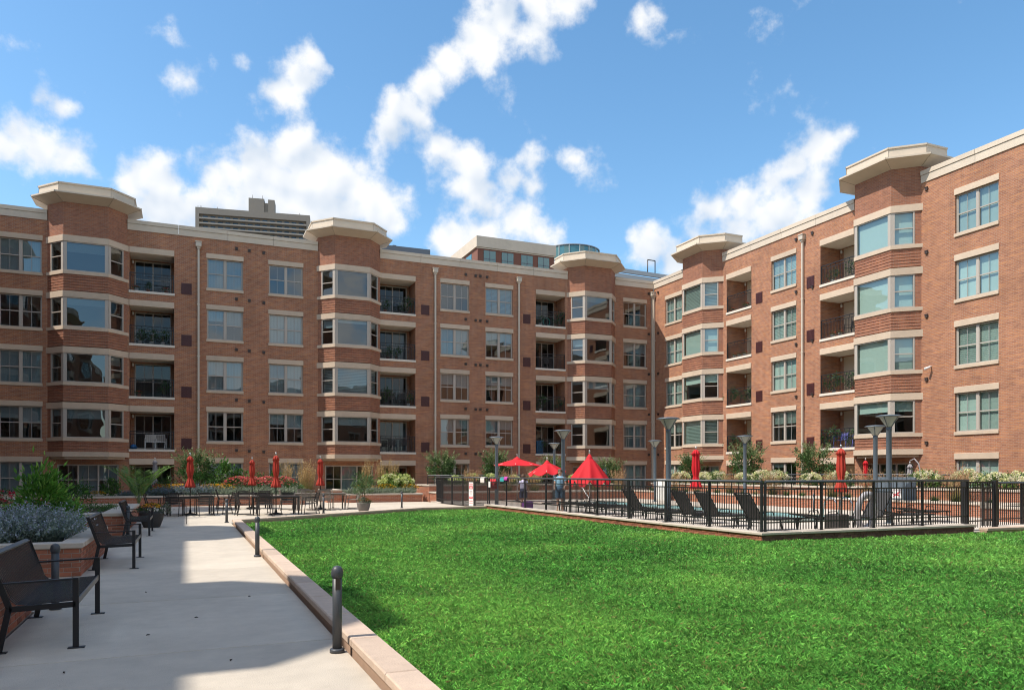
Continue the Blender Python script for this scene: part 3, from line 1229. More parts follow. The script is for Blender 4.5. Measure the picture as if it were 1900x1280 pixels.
for x0, x1, h in ((28.0, 36.5, 8.5), (38.6, 42.2, 8.3)):
    m = MB()
    m.box(x0, x1, 3, 12, TOP - 0.5, TOP + h - 0.5)
    m.build('penthouse', FARC, tw)
m = MB()
m.box(36.5, 38.6, 4, 12, TOP - 0.5, TOP + 6)
m.build('penthouse', FARC, tw)
for x in (0.6, 1.8, 2.6, 11, 30, 35.5, 56):
    m = MB()
    z0 = TOP - 0.5 if not 28 < x < 36.5 else TOP + 8
    m.tube([(x, 5, z0), (x, 5, z0 + 2.5)], 0.12, 5)
    m.build('antenna', EXHM, tw)

# low blue-grey office block
bb = thing('office_block', 'distant blue grey office roof with ribbon windows behind shaded wing', 'building', (50.0, 205.0, 0), R(-2))
m = MB()
m.box(0, 30, 0, 20, 0, 61.0)
m.build('wall', SLATE, bb)
m = MB()
m.box(-0.4, 30.4, -0.4, 0.4, 58.4, 59.2)
m.build('roof_band', WHITE, bb)
for i in range(17):
    m = MB()
    m.box(0.4 + i * 1.75, 1.6 + i * 1.75, -0.15, 0.05, 56.3, 57.9)
    m.build('window', TEAL, bb)
m = MB()
m.box(0, 14, 4, 14, 61, 65.6)
m.build('plant_room', SLATE, bb)
for x0, x1, z1 in ((3.6, 4.6, 66.4), (7.4, 9.4, 66.0), (20.0, 25.0, 62.6)):
    m = MB()
    m.box(x0, x1, 6, 9, 61, z1)
    m.build('rooftop_unit', SLATE, bb)

# brick block with glazed drum
kb = thing('brick_office', 'brick office block with teal windows and glass drum above shaded wing roof', 'building', (39.6, 105.0, 0), 0.0)
m = MB()
m.box(0, 12.6, 0, 30, 0, 35.1)
m.box(12.6, 20.0, 4.0, 30, 0, 35.0)
m.build('wall', BRICKF, kb)
m = MB()
m.box(-0.25, 12.85, -0.25, 30, 35.1, 36.7)
m.build('parapet_band', CAPM, kb)
m = MB()
m.box(-0.12, 12.72, -0.12, 0.1, 34.92, 35.06)
m.build('string_course', CAPM, kb)
for x in (1.9, 4.8, 8.0, 10.8):
    m = MB()
    m.box(x - 0.95, x + 0.95, -0.06, 0.1, 30.6, 34.7)
    w = m.build('window', TEAL, kb)
    m = MB()
    m.box(x - 0.04, x + 0.04, -0.09, -0.05, 30.6, 34.7)
    m.box(x - 1.0, x + 1.0, -0.09, -0.05, 33.4, 33.5)
    m.build('window_bar', SLATE, w)
m = MB()
m.box(14.6, 16.6, 3.9, 4.1, 30, 33.6)
m.build('window', TEAL, kb)
for y in (2.5, 6.5, 10.5):
    m = MB()
    m.box(-0.06, 0.1, y, y + 2.4, 30.6, 34.7)
    m.build('window', TEAL, kb)
m = MB()
m.lathe([(4.55, 35.2), (4.6, 36.0)], 36, c=(18.9, 6.5))
m.build('drum_band', WHITE, kb)
m = MB()
m.lathe([(4.5, 26), (4.5, 35.2)], 36, c=(18.9, 6.5), smooth=False)
dr = m.build('drum_glazing', TEAL, kb)
m = MB()
m.lathe([(4.75, 36.0), (4.75, 38.0)], 36, c=(18.9, 6.5), smooth=False)
gl2 = m.build('drum_screen', TEAL, kb)
for i in range(18):
    a = 2 * math.pi * i / 18
    m = MB()
    m.bar((18.9 + 4.8 * math.cos(a), 6.5 + 4.8 * math.sin(a), 36.0), (18.9 + 4.8 * math.cos(a), 6.5 + 4.8 * math.sin(a), 38.1), 0.12)
    m.build('mullion', M('drum_mullion', (0.45, 0.5, 0.5), 0.5), gl2)
m = MB()
m.lathe([(4.85, 38.0), (4.85, 38.2)], 36, c=(18.9, 6.5))
m.build('drum_rim', SLATE, kb)

# ribbed rooftop screen by the inner corner
rs = thing('rooftop_screen', 'grey ribbed metal plant screen behind roof at the inner corner', 'roof screen', (44.5, 75.0, 0), R(4))
m = MB()
m.box(0, 15, 0, 6, 0, 24.2)
m.build('wall', SLATE, rs)
for k in range(5):
    m = MB()
    m.box(-0.1, 15.1, -0.25, 0.05, 22.2 + k * 0.62, 22.65 + k * 0.62)
    m.build('louvre', M('zinc', (0.36, 0.38, 0.40), 0.45, metal=0.3), rs)
m = MB()
for x in (6.0, 7.1):
    m.tube([(x, 1, 25), (x, 1, 27.0)], 0.06, 6)
m.tube([(6.0, 1, 27.0), (7.1, 1, 27.0)], 0.06, 6)
m.build('roof_hatch_rail', EXHM, rs)

# ------------------------------------------------------------------ ground, paving, kerbs
g = MB()
g.quad((-900, -900, -0.16), (1200, -900, -0.16), (1200, 1200, -0.16), (-900, 1200, -0.16))
structure(g.build('ground', M('packed_earth', (0.22, 0.20, 0.17), 0.95, var=0.15, vscale=0.6)))


def paving(name, xs, ys, z=0.0, gap=0.016, clip=None):
    root = structure(place(name, None))
    for x0, x1 in zip(xs[:-1], xs[1:]):
        for y0, y1 in zip(ys[:-1], ys[1:]):
            m = MB()
            ln = clip and clip(x0)
            rect = [(x0 + gap / 2, y0 + gap / 2), (x1 - gap / 2, y0 + gap / 2), (x1 - gap / 2, y1 - gap / 2), (x0 + gap / 2, y1 - gap / 2)]
            if ln:
                f = lambda p: p[1] - (ln[0] + ln[1] * p[0])
                out = []
                for a, b in zip(rect, rect[1:] + rect[:1]):
                    fa, fb = f(a), f(b)
                    if fa >= 0:
                        out.append(a)
                    if fa * fb < 0:
                        t = fa / (fa - fb)
                        out.append((a[0] + (b[0] - a[0]) * t, a[1] + (b[1] - a[1]) * t))
                if len(out) < 3:
                    continue
                if len(out) != 4 or out != rect:
                    prism(m, out, z - 0.12, z)
                    m.build('concrete_slab', CONC, root)
                    continue
            m.bev(*rect[0][:1], rect[1][0], rect[0][1], rect[2][1], z - 0.12, z, 0.006)
            m.build('concrete_slab', CONC, root)
    return root


paving('garden_path', [-1.62, 1.34], [-8.0, -4.9, -1.85, 1.2, 4.3, 7.42, 10.5, 13.6, 16.7, 19.8, 22.9, 26.0])
paving('patio', [-9.0, -6.0, -3.0, 0.0, 3.0, 6.0, 9.2, 12.46], [26.0, 29.0, 32.0, 35.0, 38.0, 41.0, 44.0, 46.6, 49.1],
       clip=lambda x0: None if x0 < 0 else ((25.6 - 1.4 * 0.769, 0.769) if x0 < 9.1 else (31.03, 0.063)))
paving('side_alcove', [-8.0, -4.8, -1.62], [10.25, 13.5])
paving('side_alcove', [-8.0, -4.8, -1.62], [17.6, 21.9])
paving('gate_walk', [19.72, 22.6, 25.9, 29.3, 32.9], [13.9, 16.6])


def stone_run(root, a, b, half, z0, z1, piece, mat=KERBM, name='kerb_stone', bv=0.012, gap=0.013):
    """a row of cut stones from a to b"""
    a, b = Vector(a), Vector(b)
    L = (b - a).length
    n = max(1, round(L / piece))
    ang = math.atan2(b.y - a.y, b.x - a.x)
    m = MB()
    l = L / n - gap
    m.bev(-l / 2, l / 2, -half, half, z0, z1, bv)
    me = m.mesh(name, mat)
    for i in range(n):
        c = a + (b - a) * ((i + 0.5) / n)
        place(name, me, root, (c.x, c.y, 0), ang)


def brick_run(root, a, b, z0, courses, mat=PBRICK, bw=0.215, rh=0.072, mortar=0.01, side=1, proud=0.004, depth=0.05, rows_from=0):
    """individually laid bricks along a-b on the side given (1: right of a->b)"""
    a, b = Vector((*a, 0)), Vector((*b, 0))
    L = (b - a).length
    d = (b - a) / L
    nrm = Vector((d.y, -d.x, 0)) * side
    ang = math.atan2(d.y, d.x)
    full = MB()
    w, h = bw - mortar, rh - mortar
    full.bev(0, w, -depth / 2, depth / 2, 0, h, 0.004)
    fm = full.mesh('brick', mat)
    cache = {}
    for k in range(rows_from, courses):
        u = -(bw / 2 if k % 2 else 0.0)
        while u < L - 0.02:
            u0, u1 = max(u, 0), min(u + w, L)
            if u1 - u0 > 0.03:
                ln = round(u1 - u0, 3)
                if abs(ln - w) < 0.002:
                    me = fm
                else:
                    if ln not in cache:
                        q = MB()
                        q.bev(0, ln, -depth / 2, depth / 2, 0, h, 0.004)
                        cache[ln] = q.mesh('brick', mat)
                    me = cache[ln]
                p = a + d * u0 + nrm * (proud + random.uniform(-0.0015, 0.0015))
                place('brick', me, root, (p.x, p.y, z0 + k * rh), ang)
            u += bw


# lawn edging: path side, patio side, gate side
lk = structure(place('lawn_kerb', None))
stone_run(lk, (1.47, -7.0, 0), (1.47, 25.45, 0), 0.13, 0.055, 0.135, 1.25)
stone_run(lk, (1.40, 25.55, 0), (9.2, 31.5, 0), 0.13, 0.055, 0.135, 1.25)
stone_run(lk, (9.2, 31.55, 0), (12.38, 31.75, 0), 0.13, 0.055, 0.135, 1.25)
stone_run(lk, (19.75, 13.75, 0), (33.0, 13.55, 0), 0.13, 0.055, 0.135, 1.25)
m = MB()
m.box(1.365, 1.56, -7.0, 25.6, -0.1, 0.054)
for a, b in (((1.45, 25.55), (9.2, 31.45)), ((9.2, 31.5), (12.4, 31.7)), ((19.75, 13.75), (33.0, 13.55))):
    m.bar((*a, -0.02), (*b, -0.02), 0.2, 0.148)
m.build('kerb_base', M('kerb_foot', (0.40, 0.27, 0.19), 0.9, var=0.2, vscale=8), lk)

lawn_poly = [(1.55, -7.0), (32.9, -7.0), (32.9, 13.5), (12.42, 13.95), (12.42, 31.65), (9.25, 31.4), (1.6, 25.4)]
m = MB()
m.poly([(x, y, -0.03) for x, y in lawn_poly])
structure(m.build('lawn_soil', M('lawn_thatch', (0.05, 0.12, 0.022), 0.95, var=0.35, vscale=5)))


def in_lawn(x, y):
    ok = np.zeros(len(x), bool)
    n = len(lawn_poly)
    for i in range(n):
        x0, y0 = lawn_poly[i]
        x1, y1 = lawn_poly[(i + 1) % n]
        cond = ((y0 > y) != (y1 > y)) & (x < (x1 - x0) * (y - y0) / ((y1 - y0) + 1e-12) + x0)
        ok ^= cond
    return ok


def vnoise(x, y, s, seed):
    """smooth value noise"""
    r = np.random.default_rng(seed)
    tab = r.random((64, 64))
    xi, yi = x * s, y * s
    i, j = np.floor(xi).astype(int), np.floor(yi).astype(int)
    fx, fy = xi - i, yi - j
    fx, fy = fx * fx * (3 - 2 * fx), fy * fy * (3 - 2 * fy)
    g = lambda a, b: tab[a % 64, b % 64]
    return (g(i, j) * (1 - fx) + g(i + 1, j) * fx) * (1 - fy) + (g(i, j + 1) * (1 - fx) + g(i + 1, j + 1) * fx) * fy


def mesh_from_arrays(name, V, F, col, mat, smooth=False):
    """V (n,3), F (m,4) quads, col (n,3) linear tint per vertex"""
    me = bpy.data.meshes.new(name)
    me.vertices.add(len(V))
    me.vertices.foreach_set('co', np.ascontiguousarray(V, dtype=np.float32).ravel())
    k = F.shape[1]
    me.loops.add(F.size)
    me.loops.foreach_set('vertex_index', np.ascontiguousarray(F, dtype=np.int32).ravel())
    me.polygons.add(len(F))
    me.polygons.foreach_set('loop_start', np.arange(0, F.size, k, dtype=np.int32))
    me.polygons.foreach_set('loop_total', np.full(len(F), k, dtype=np.int32))
    me.update(calc_edges=True)
    ca = me.color_attributes.new('tint', 'FLOAT_COLOR', 'POINT')
    rgba = np.ones((len(V), 4), dtype=np.float32)
    rgba[:, :3] = col
    ca.data.foreach_set('color', rgba.ravel())
    me.materials.append(mat)
    return me


def grow_lawn():
    xs, ys, ds = [], [], []
    # denser, finer blades close to the path end of the lawn, sparser and broader further off
    for (r0, r1, dens, wd) in ((2.6, 4.2, 4500, 0.0048), (4.2, 7, 6000, 0.0048), (7, 10, 4200, 0.0056), (10, 14, 2400, 0.0075), (14, 20, 1150, 0.011), (20, 36, 480, 0.016)):
        area = 0.5 * (r1 * r1 - r0 * r0) * R(110)
        n = int(area * dens)
        r = np.sqrt(rng.random(n) * (r1 * r1 - r0 * r0) + r0 * r0)
        a = R(-28) + rng.random(n) * R(110)         # clockwise from +Y
        x, y = r * np.sin(a), r * np.cos(a)
        k = in_lawn(x, y)
        # only ground that the photograph's stretch of lawn covers
        k &= (x * 0.9188 - y * 0.3949) < (x * 0.3949 + y * 0.9188) * 0.82
        xs.append(x[k]); ys.append(y[k]); ds.append(np.full(k.sum(), wd))
    x, y, w = np.concatenate(xs), np.concatenate(ys), np.concatenate(ds)
    n = len(x)
    patch = vnoise(x, y, 0.55, 1)
    mid = vnoise(x, y, 2.3, 2)
    fine = vnoise(x, y, 9.0, 3)
    clump = vnoise(x, y, 6.0, 4)
    h = (0.030 + 0.036 * rng.random(n)) * (0.65 + 0.45 * mid + 0.45 * clump) * (1 + 0.35 * (w > 0.01))
    # blades lean together in tufts
    la = 2 * math.pi * (vnoise(x, y, 4.5, 5) * 1.7) + rng.normal(0, 1.7, n)
    lean = np.clip(rng.normal(0.62, 0.3, n), 0.05, 1.3)
    fa = rng.random(n) * 2 * math.pi
    sx, sy = np.cos(fa) * w / 2, np.sin(fa) * w / 2
    V = np.zeros((n, 4, 3), dtype=np.float32)
    z0 = -0.035
    V[:, 0] = np.stack([x - sx, y - sy, np.full(n, z0)], 1)
    V[:, 1] = np.stack([x + sx, y + sy, np.full(n, z0)], 1)
    mx, my = x + np.cos(la) * h * lean * 0.30, y + np.sin(la) * h * lean * 0.30
    V[:, 2] = np.stack([mx + sx * 0.8, my + sy * 0.8, z0 + h * 0.62], 1)
    tx, ty = x + np.cos(la) * h * lean, y + np.sin(la) * h * lean
    V[:, 3] = np.stack([tx, ty, z0 + h * np.clip(1.1 - 0.35 * lean, 0.5, 1)], 1)
    # second quad half: use kite base0, mid, tip
    F = np.arange(n * 4, dtype=np.int32).reshape(n, 4)
    b = 0.74 + 1.45 * rng.random(n) ** 2.2 * (0.6 + 0.8 * fine) + 0.55 * (patch - 0.5) + 0.30 * (mid - 0.5)
    hue = rng.random(n) * 0.5 + 0.5 * patch
    col = np.stack([(0.082 + 0.12 * hue ** 1.5) * b, (0.285 + 0.06 * hue) * b, (0.048 + 0.022 * hue) * b], 1)
    dry = rng.random(n) < 0.035
    col[dry] = np.array([0.30, 0.26, 0.10])
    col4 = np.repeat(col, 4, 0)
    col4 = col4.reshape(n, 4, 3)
    col4[:, :2] *= 0.6  # shade between the blade feet and highlights on the tips, put into the colour
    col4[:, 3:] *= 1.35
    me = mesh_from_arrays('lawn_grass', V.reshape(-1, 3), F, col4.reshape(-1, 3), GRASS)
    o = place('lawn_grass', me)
    o['label'] = 'mown green lawn grass between the path and the pool'
    o['category'] = 'grass'
    o['kind'] = 'stuff'
    return n


N_BLADES = grow_lawn()
# a few twigs on the path
for i, (x, y, r_) in enumerate(((-0.35, 8.3, .4), (0.35, 6.9, 1.2), (-0.5, 11.3, 2.0), (0.1, 9.1, .2), (-0.9, 7.0, 1.7), (0.75, 10.4, 2.6))):
    m = MB()
    m.tube([(-0.018, 0, 0.006), (0, 0.006, 0.009), (0.02, -0.002, 0.006)], [0.004, 0.007, 0.003], 5)
    o = m.build('twig', M('twig_dark', (0.05, 0.04, 0.035), 0.9), None, (x, y, 0), r_)
    tag(o, 'tiny dark twig on the shaded path, ' + ('by the nearest bench leg', 'closest to near bollard', 'farthest towards second bench', 'in the middle of path', 'nearest the camera', 'beside the kerb')[i], 'twig', 'twigs on the path')

# ------------------------------------------------------------------ brick planters
def planter(name, label, x0, x1, y0, y1, h, capw=0.34, brick_sides=(), soil=True, cap_piece=1.3, cat='planter'):
    """rectangular raised bed: core wall, single bricks on the faces that show them, cap stones, soil"""
    root = thing(name, label, cat, ((x0 + x1) / 2, (y0 + y1) / 2, 0))
    ox, oy = (x0 + x1) / 2, (y0 + y1) / 2
    X0, X1, Y0, Y1 = x0 - ox, x1 - ox, y0 - oy, y1 - oy
    t = 0.24
    mat = BRICKP
    for (a, b, c, d) in ((X0, X1, Y0, Y0 + t), (X0, X1, Y1 - t, Y1), (X0, X0 + t, Y0 + t, Y1 - t), (X1 - t, X1, Y0 + t, Y1 - t)):
        m = MB()
        m.box(a, b, c, d, -0.12, h)
        m.build('wall', mat, root)
    n = int(round((h + 0.0) / 0.072))
    for s in brick_sides:
        ch = MORTAR
        if s[0] == 'front':
            u0, u1 = (s[1] - ox, s[2] - ox) if len(s) > 1 else (X0, X1)
            m = MB()
            m.quad((u0, Y0 - 0.003, -0.1), (u1, Y0 - 0.003, -0.1), (u1, Y0 - 0.003, h), (u0, Y0 - 0.003, h))
            m.build('mortar_bed', ch, root)
            brick_run(root, (u0, Y0 - 0.003), (u1, Y0 - 0.003), 0.006, n, side=1, proud=-0.019)
        elif s[0] == 'right':
            u0, u1 = (s[1] - oy, s[2] - oy) if len(s) > 1 else (Y0, Y1)
            m = MB()
            m.quad((X1 + 0.003, u0, -0.1), (X1 + 0.003, u1, -0.1), (X1 + 0.003, u1, h), (X1 + 0.003, u0, h))
            m.build('mortar_bed', ch, root)
            brick_run(root, (X1 + 0.003, u0), (X1 + 0.003, u1), 0.006, n, side=1, proud=-0.019)
        elif s[0] == 'back':
            m = MB()
            m.quad((X0, Y1 + 0.003, -0.1), (X1, Y1 + 0.003, -0.1), (X1, Y1 + 0.003, h), (X0, Y1 + 0.003, h))
            m.build('mortar_bed', ch, root)
            brick_run(root, (X1, Y1 + 0.003), (X0, Y1 + 0.003), 0.006, n, side=1, proud=-0.019)
    e = 0.045
    z0, z1 = h, h + 0.085
    hw = capw / 2

    def cap(a, b):
        aa, bb = Vector((*a, 0)), Vector((*b, 0))
        stone_run(root, aa, bb, hw, z0, z1, cap_piece, CAPST, 'cap_stone', 0.010)
    yf, yb = Y0 - e + hw, Y1 + e - hw
    xl, xr = X0 - e + hw, X1 + e - hw
    cap((X0 - e, yf), (X1 + e, yf))
    cap((X0 - e, yb), (X1 + e, yb))
    cap((xl, yf + hw), (xl, yb - hw))
    cap((xr, yf + hw), (xr, yb - hw))
    if soil:
        m = MB()
        m.quad((X0 + t, Y0 + t, h - 0.02), (X1 - t, Y0 + t, h - 0.02), (X1 - t, Y1 - t, h - 0.02), (X0 + t, Y1 - t, h - 0.02))
        m.build('soil', SOIL, root)
    return root


planter('brick_planter', 'brick planter with stone cap behind the nearest bench', -7.0, -1.64, -6.0, 10.15, 0.45, brick_sides=(('right', 7.0, 10.15), ('back',)))
planter('brick_planter', 'brick planter full of blue catmint behind the second bench', -7.0, -1.52, 13.5, 17.5, 0.44, brick_sides=(('front', -4.0, -1.52), ('right',)))
planter('brick_planter', 'brick planter with one round shrub beside the third bench', -8.0, -1.5, 21.9, 28.5, 0.50, capw=0.55, brick_sides=(('front', -5.2, -1.5),))
planter('brick_planter', 'long brick planter of flowers behind the dining tables', -7.5, 5.6, 40.0, 44.2, 0.44)
planter('brick_planter', 'low brick planter with catmint and hydrangea by the pool gate', 8.0, 12.25, 41.4, 45.0, 0.40)
planter('brick_planter', 'short brick planter end wall behind the wooden table', 7.1, 7.9, 42.2, 45.0, 0.62)
planter('brick_planter', 'lower tier of long brick planter along the far side of pool', 26.0, 27.3, 17.2, 41.0, 0.46)
planter('brick_planter', 'upper tier of long brick planter below the hydrangeas', 27.36, 30.4, 17.2, 41.0, 0.92)
planter('brick_planter', 'lower brick planter at the far end of the pool', 13.0, 25.9, 41.1, 42.4, 0.46)
planter('brick_planter', 'upper brick planter at the far end of the pool', 13.0, 25.9, 42.46, 45.2, 0.85)
planter('brick_planter', 'brick planter right of the pool gate at the picture edge', 24.35, 31.0, 15.4, 17.0, 0.44)

# ------------------------------------------------------------------ pool terrace
PX0, PX1, PY0, PY1 = 17.4, 22.8, 18.6, 37.5
DECK = M('pool_deck', (0.56, 0.50, 0.43), 0.85, var=0.08, vscale=3, rnd=0.04, stain=0.08)
pd = structure(place('pool_deck', None))
xs = [12.66, 15.0, PX0, 20.1, PX1, 25.98]
ys = [14.35, 16.5, PY0, 21.75, 24.9, 28.05, 31.2, 34.35, PY1, 41.08]
for x0, x1 in zip(xs[:-1], xs[1:]):
    for y0, y1 in zip(ys[:-1], ys[1:]):
        if x0 >= PX0 - .01 and x1 <= PX1 + .01 and y0 >= PY0 - .01 and y1 <= PY1 + .01:
            continue
        m = MB()
        m.bev(x0 + 0.005, x1 - 0.005, y0 + 0.005, y1 - 0.005, -0.12, 0.03, 0.005)
        m.build('concrete_slab', DECK, pd)
cop = structure(place('pool_coping', None))
for a, b in (((PX0, PY0 + .15), (PX1, PY0 + .15)), ((PX0, PY1 - .15), (PX1, PY1 - .15)), ((PX0 + .15, PY0 + .3), (PX0 + .15, PY1 - .3)), ((PX1 - .15, PY0 + .3), (PX1 - .15, PY1 - .3))):
    stone_run(cop, (*a, 0), (*b, 0), 0.16, -0.02, 0.055, 0.9, CAPST, 'coping_stone')
m = MB()
a0, a1, b0, b1 = PX0 + .29, PX1 - .29, PY0 + .29, PY1 - .29
for p, q in (((a0, b0), (a1, b0)), ((a1, b0), (a1, b1)), ((a1, b1), (a0, b1)), ((a0, b1), (a0, b0))):
    m.quad((*q, -1.2), (*p, -1.2), (*p, 0.0), (*q, 0.0))
m.quad((a0, b0, -1.2), (a1, b0, -1.2), (a1, b1, -1.2), (a0, b1, -1.2))
structure(m.build('pool_basin', M('pool_plaster', (0.36, 0.58, 0.60), 0.6)))
m = MB()
m.quad((a0, b0, -0.06), (a1, b0, -0.06), (a1, b1, -0.06), (a0, b1, -0.06))
wat = glass_mat('pool_water', (0.75, 0.95, 0.97), 0.02)
for n_ in wat.node_tree.nodes:
    if n_.type == 'TEX_NOISE':
        n_.inputs['Scale'].default_value = 5.0
        n_.inputs['Detail'].default_value = 3
    if n_.type == 'BUMP':
        n_.inputs['Strength'].default_value = 0.25
        n_.inputs['Distance'].default_value = 0.1
structure(m.build('pool_water', wat))

# low brick kerb wall that carries the pool fence
pw = tag(place('pool_kerb_wall', None, None, (12.5, 14.1, 0)), 'low brick wall with stone cap under the pool fence', 'low wall')
m = MB()
m.box(-0.10, 0.16, -0.10, 17.75, -0.12, 0.148)
m.box(0.16, 7.22, -0.10, 0.16, -0.12, 0.148)
m.build('wall', MORTAR, pw)
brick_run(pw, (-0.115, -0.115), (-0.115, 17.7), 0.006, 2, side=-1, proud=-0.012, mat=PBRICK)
brick_run(pw, (-0.115, -0.115), (7.22, -0.115), 0.006, 2, side=1, proud=-0.012, mat=SHADEBRICK)
stone_run(pw, (0.02, 0.20, 0), (0.02, 17.8, 0), 0.19, 0.15, 0.215, 1.25, CAPST, 'cap_stone', 0.01)
stone_run(pw, (-0.17, 0.02, 0), (7.25, 0.02, 0), 0.19, 0.15, 0.215, 1.25, CAPST, 'cap_stone', 0.01)

# ------------------------------------------------------------------ fences
pk = MB()
pk.box(-0.009, 0.009, -0.009, 0.009, 0, 1)
PICKET = pk.mesh('picket', BLACK)
pk = MB()
pk.box(-0.026, 0.026, -0.026, 0.026, 0, 1)
pk.box(-0.07, 0.07, -0.07, 0.07, 0, 0.008)
POST = pk.mesh('post', BLACK)
TOPM = M('fence_top_rail', (0.055, 0.065, 0.078), 0.35)


def fence(label, a, b, zb, h, step=0.09, post=1.85, group=None, rails=True, alt=True):
    a, b = Vector((*a, 0)), Vector((*b, 0))
    L = (b - a).length
    rz = math.atan2(b.y - a.y, b.x - a.x)
    root = thing('pool_fence', label, 'fence', (a.x, a.y, zb), rz, group)
    m = MB()
    m.tube([(0, 0, h), (L, 0, h)], 0.034, 10)
    m.build('top_rail', TOPM, root)
    m = MB()
    m.box(0, L, -0.013, 0.013, h - 0.20, h - 0.168)
    m.build('mid_rail', BLACK, root)
    m = MB()
    m.box(0, L, -0.013, 0.013, 0.20, 0.232)
    m.build('bottom_rail', BLACK, root)
    n = max(1, round(L / post))
    for i in range(n + 1):
        place('post', POST, root, (L * i / n, 0, 0), scale=(1, 1, h - 0.02))
    k = int(L / step)
    for i in range(1, k):
        x = L * i / k
        if min(abs(x - L * j / n) for j in range(n + 1)) < 0.05:
            continue
        tall = h - 0.03 if (not alt or i % 3 == 0) else h - 0.18
        place('picket', PICKET, root, (x, 0, 0.03), scale=(1, 1, tall - 0.03))
    return root


fence('long black pool fence running back from the lawn corner', (12.52, 14.15), (12.52, 31.7), 0.215, 1.19)
fence('black pool fence facing the camera from lawn corner to gate', (12.60, 14.12), (19.65, 14.12), 0.215, 1.19)
fence('black pool fence beside the sign at the far end of lawn', (12.52, 31.9), (12.52, 38.6), 0.0, 1.40)
fence('black fence behind the hydrangea planter at pool gate', (12.6, 38.7), (13.0, 41.0), 0.0, 1.40)
fence('black fence on the upper planter along the far side of pool', (28.6, 17.3), (28.6, 40.8), 0.92, 0.62, step=0.13)
fence('black fence on the planter at the far end of pool', (13.2, 43.4), (25.7, 43.4), 0.85, 0.62, step=0.13)
fence('black fence right of the gate at the picture edge', (21.95, 15.3), (31.0, 15.3), 0.0, 1.32)
gt = thing('pool_gate', 'black picket gate between two thick posts', 'gate', (19.85, 14.35, 0.0), R(5))
for x in (0.0, 1.45):
    m = MB()
    m.bev(x - 0.06, x + 0.06, -0.06, 0.06, 0, 1.40, 0.01)
    m.build('gate_post', BLACK, gt)
for z in (0.25, 1.18, 1.34):
    m = MB()
    m.box(0.1, 1.35, -0.014, 0.014, z, z + 0.034)
    m.build('rail', BLACK, gt)
for i in range(11):
    place('picket', PICKET, gt, (0.14 + i * 0.118, 0, 0.08), scale=(1, 1, 1.26))

# ------------------------------------------------------------------ planting


class LB:
    """collects leaf / petal / blade quads with a tint each"""

    def __init__(s):
        s.V, s.C = [], []

    def kites(s, P, Dv, L, W, col, var=0.25, fold=None, tipgain=1.0):
        P, Dv = np.asarray(P, float), np.asarray(Dv, float)
        n = len(P)
        Dv = Dv / (np.linalg.norm(Dv, axis=1, keepdims=True) + 1e-9)
        r = rng.normal(size=(n, 3))
        S = np.cross(Dv, r)
        S /= (np.linalg.norm(S, axis=1, keepdims=True) + 1e-9)
        L = (np.asarray(L) * (0.75 + 0.5 * rng.random(n)))[:, None]
        W = (np.asarray(W) * (0.75 + 0.5 * rng.random(n)))[:, None]
        V = np.stack([P, P + Dv * L * 0.45 + S * W / 2, P + Dv * L, P + Dv * L * 0.45 - S * W / 2], 1)
        c = np.asarray(col, float)
        if c.ndim == 1:
            c = np.tile(c, (n, 1))
        c = c * (1 - var + 2 * var * rng.random((n, 1)))
        c4 = np.repeat(c[:, None, :], 4, 1)
        c4[:, 2] *= tipgain
        s.V.append(V)
        s.C.append(c4)

    def blades(s, P, Dv, L, W, col, col2, droop, seg=3, var=0.2):
        """arching strips"""
        P, Dv = np.asarray(P, float), np.asarray(Dv, float)
        n = len(P)
        Dv = Dv / np.linalg.norm(Dv, axis=1, keepdims=True)
        S = np.cross(Dv, np.array([0, 0, 1.0]))
        S /= (np.linalg.norm(S, axis=1, keepdims=True) + 1e-6)
        L = (L * (0.7 + 0.6 * rng.random(n)))[:, None]
        dr = (droop * (0.5 + rng.random(n)))[:, None]
        b = (1 - var + 2 * var * rng.random((n, 1)))

        def pt(t):
            q = P + Dv * L * t
            q[:, 2] -= (dr * L * t * t)[:, 0]
            return q
        for k in range(seg):
            t0, t1 = k / seg, (k + 1) / seg
            w0, w1 = W * (1 - t0 * 0.8), W * (1 - t1 * 0.8)
            q0, q1 = pt(t0), pt(t1)
            V = np.stack([q0 - S * w0 / 2, q0 + S * w0 / 2, q1 + S * w1 / 2, q1 - S * w1 / 2], 1)
            c0 = (np.array(col) * (1 - t0) + np.array(col2) * t0) * b
            s.V.append(V)
            s.C.append(np.repeat(c0[:, None, :], 4, 1))
        return pt(1.0), Dv

    def mesh(s, name, mat=None):
        V = np.concatenate(s.V)
        C = np.concatenate(s.C)
        n = len(V)
        return mesh_from_arrays(name, V.reshape(-1, 3), np.arange(n * 4, dtype=np.int32).reshape(n, 4), C.reshape(-1, 3), mat or LEAF)


def sphere_dirs(n, up=0.0):
    v = rng.normal(size=(n, 3))
    v /= np.linalg.norm(v, axis=1, keepdims=True)
    if up:
        v[:, 2] = np.abs(v[:, 2]) * up + v[:, 2] * (1 - up)
    return v


def clumpy(n, rx, ry, rz, zc, m=26, spread=0.30, low=-0.6):
    """leaf positions gathered in clumps over an uneven ellipsoid; returns points, outward directions"""
    c = sphere_dirs(m)
    c[:, 2] = np.clip(c[:, 2], low, 1)
    rad = 0.55 + 0.5 * rng.random((m, 1)) ** 0.6
    c = c * rad
    idx = rng.integers(0, m, n)
    p = c[idx] + rng.normal(size=(n, 3)) * spread * (0.5 + 0.7 * rng.random((m, 1)))[idx]
    d = p + rng.normal(size=(n, 3)) * 0.45 + np.array([0, 0, 0.35])
    P = p * np.array([rx, ry, rz]) + np.array([0, 0, zc])
    return P, d, idx, m


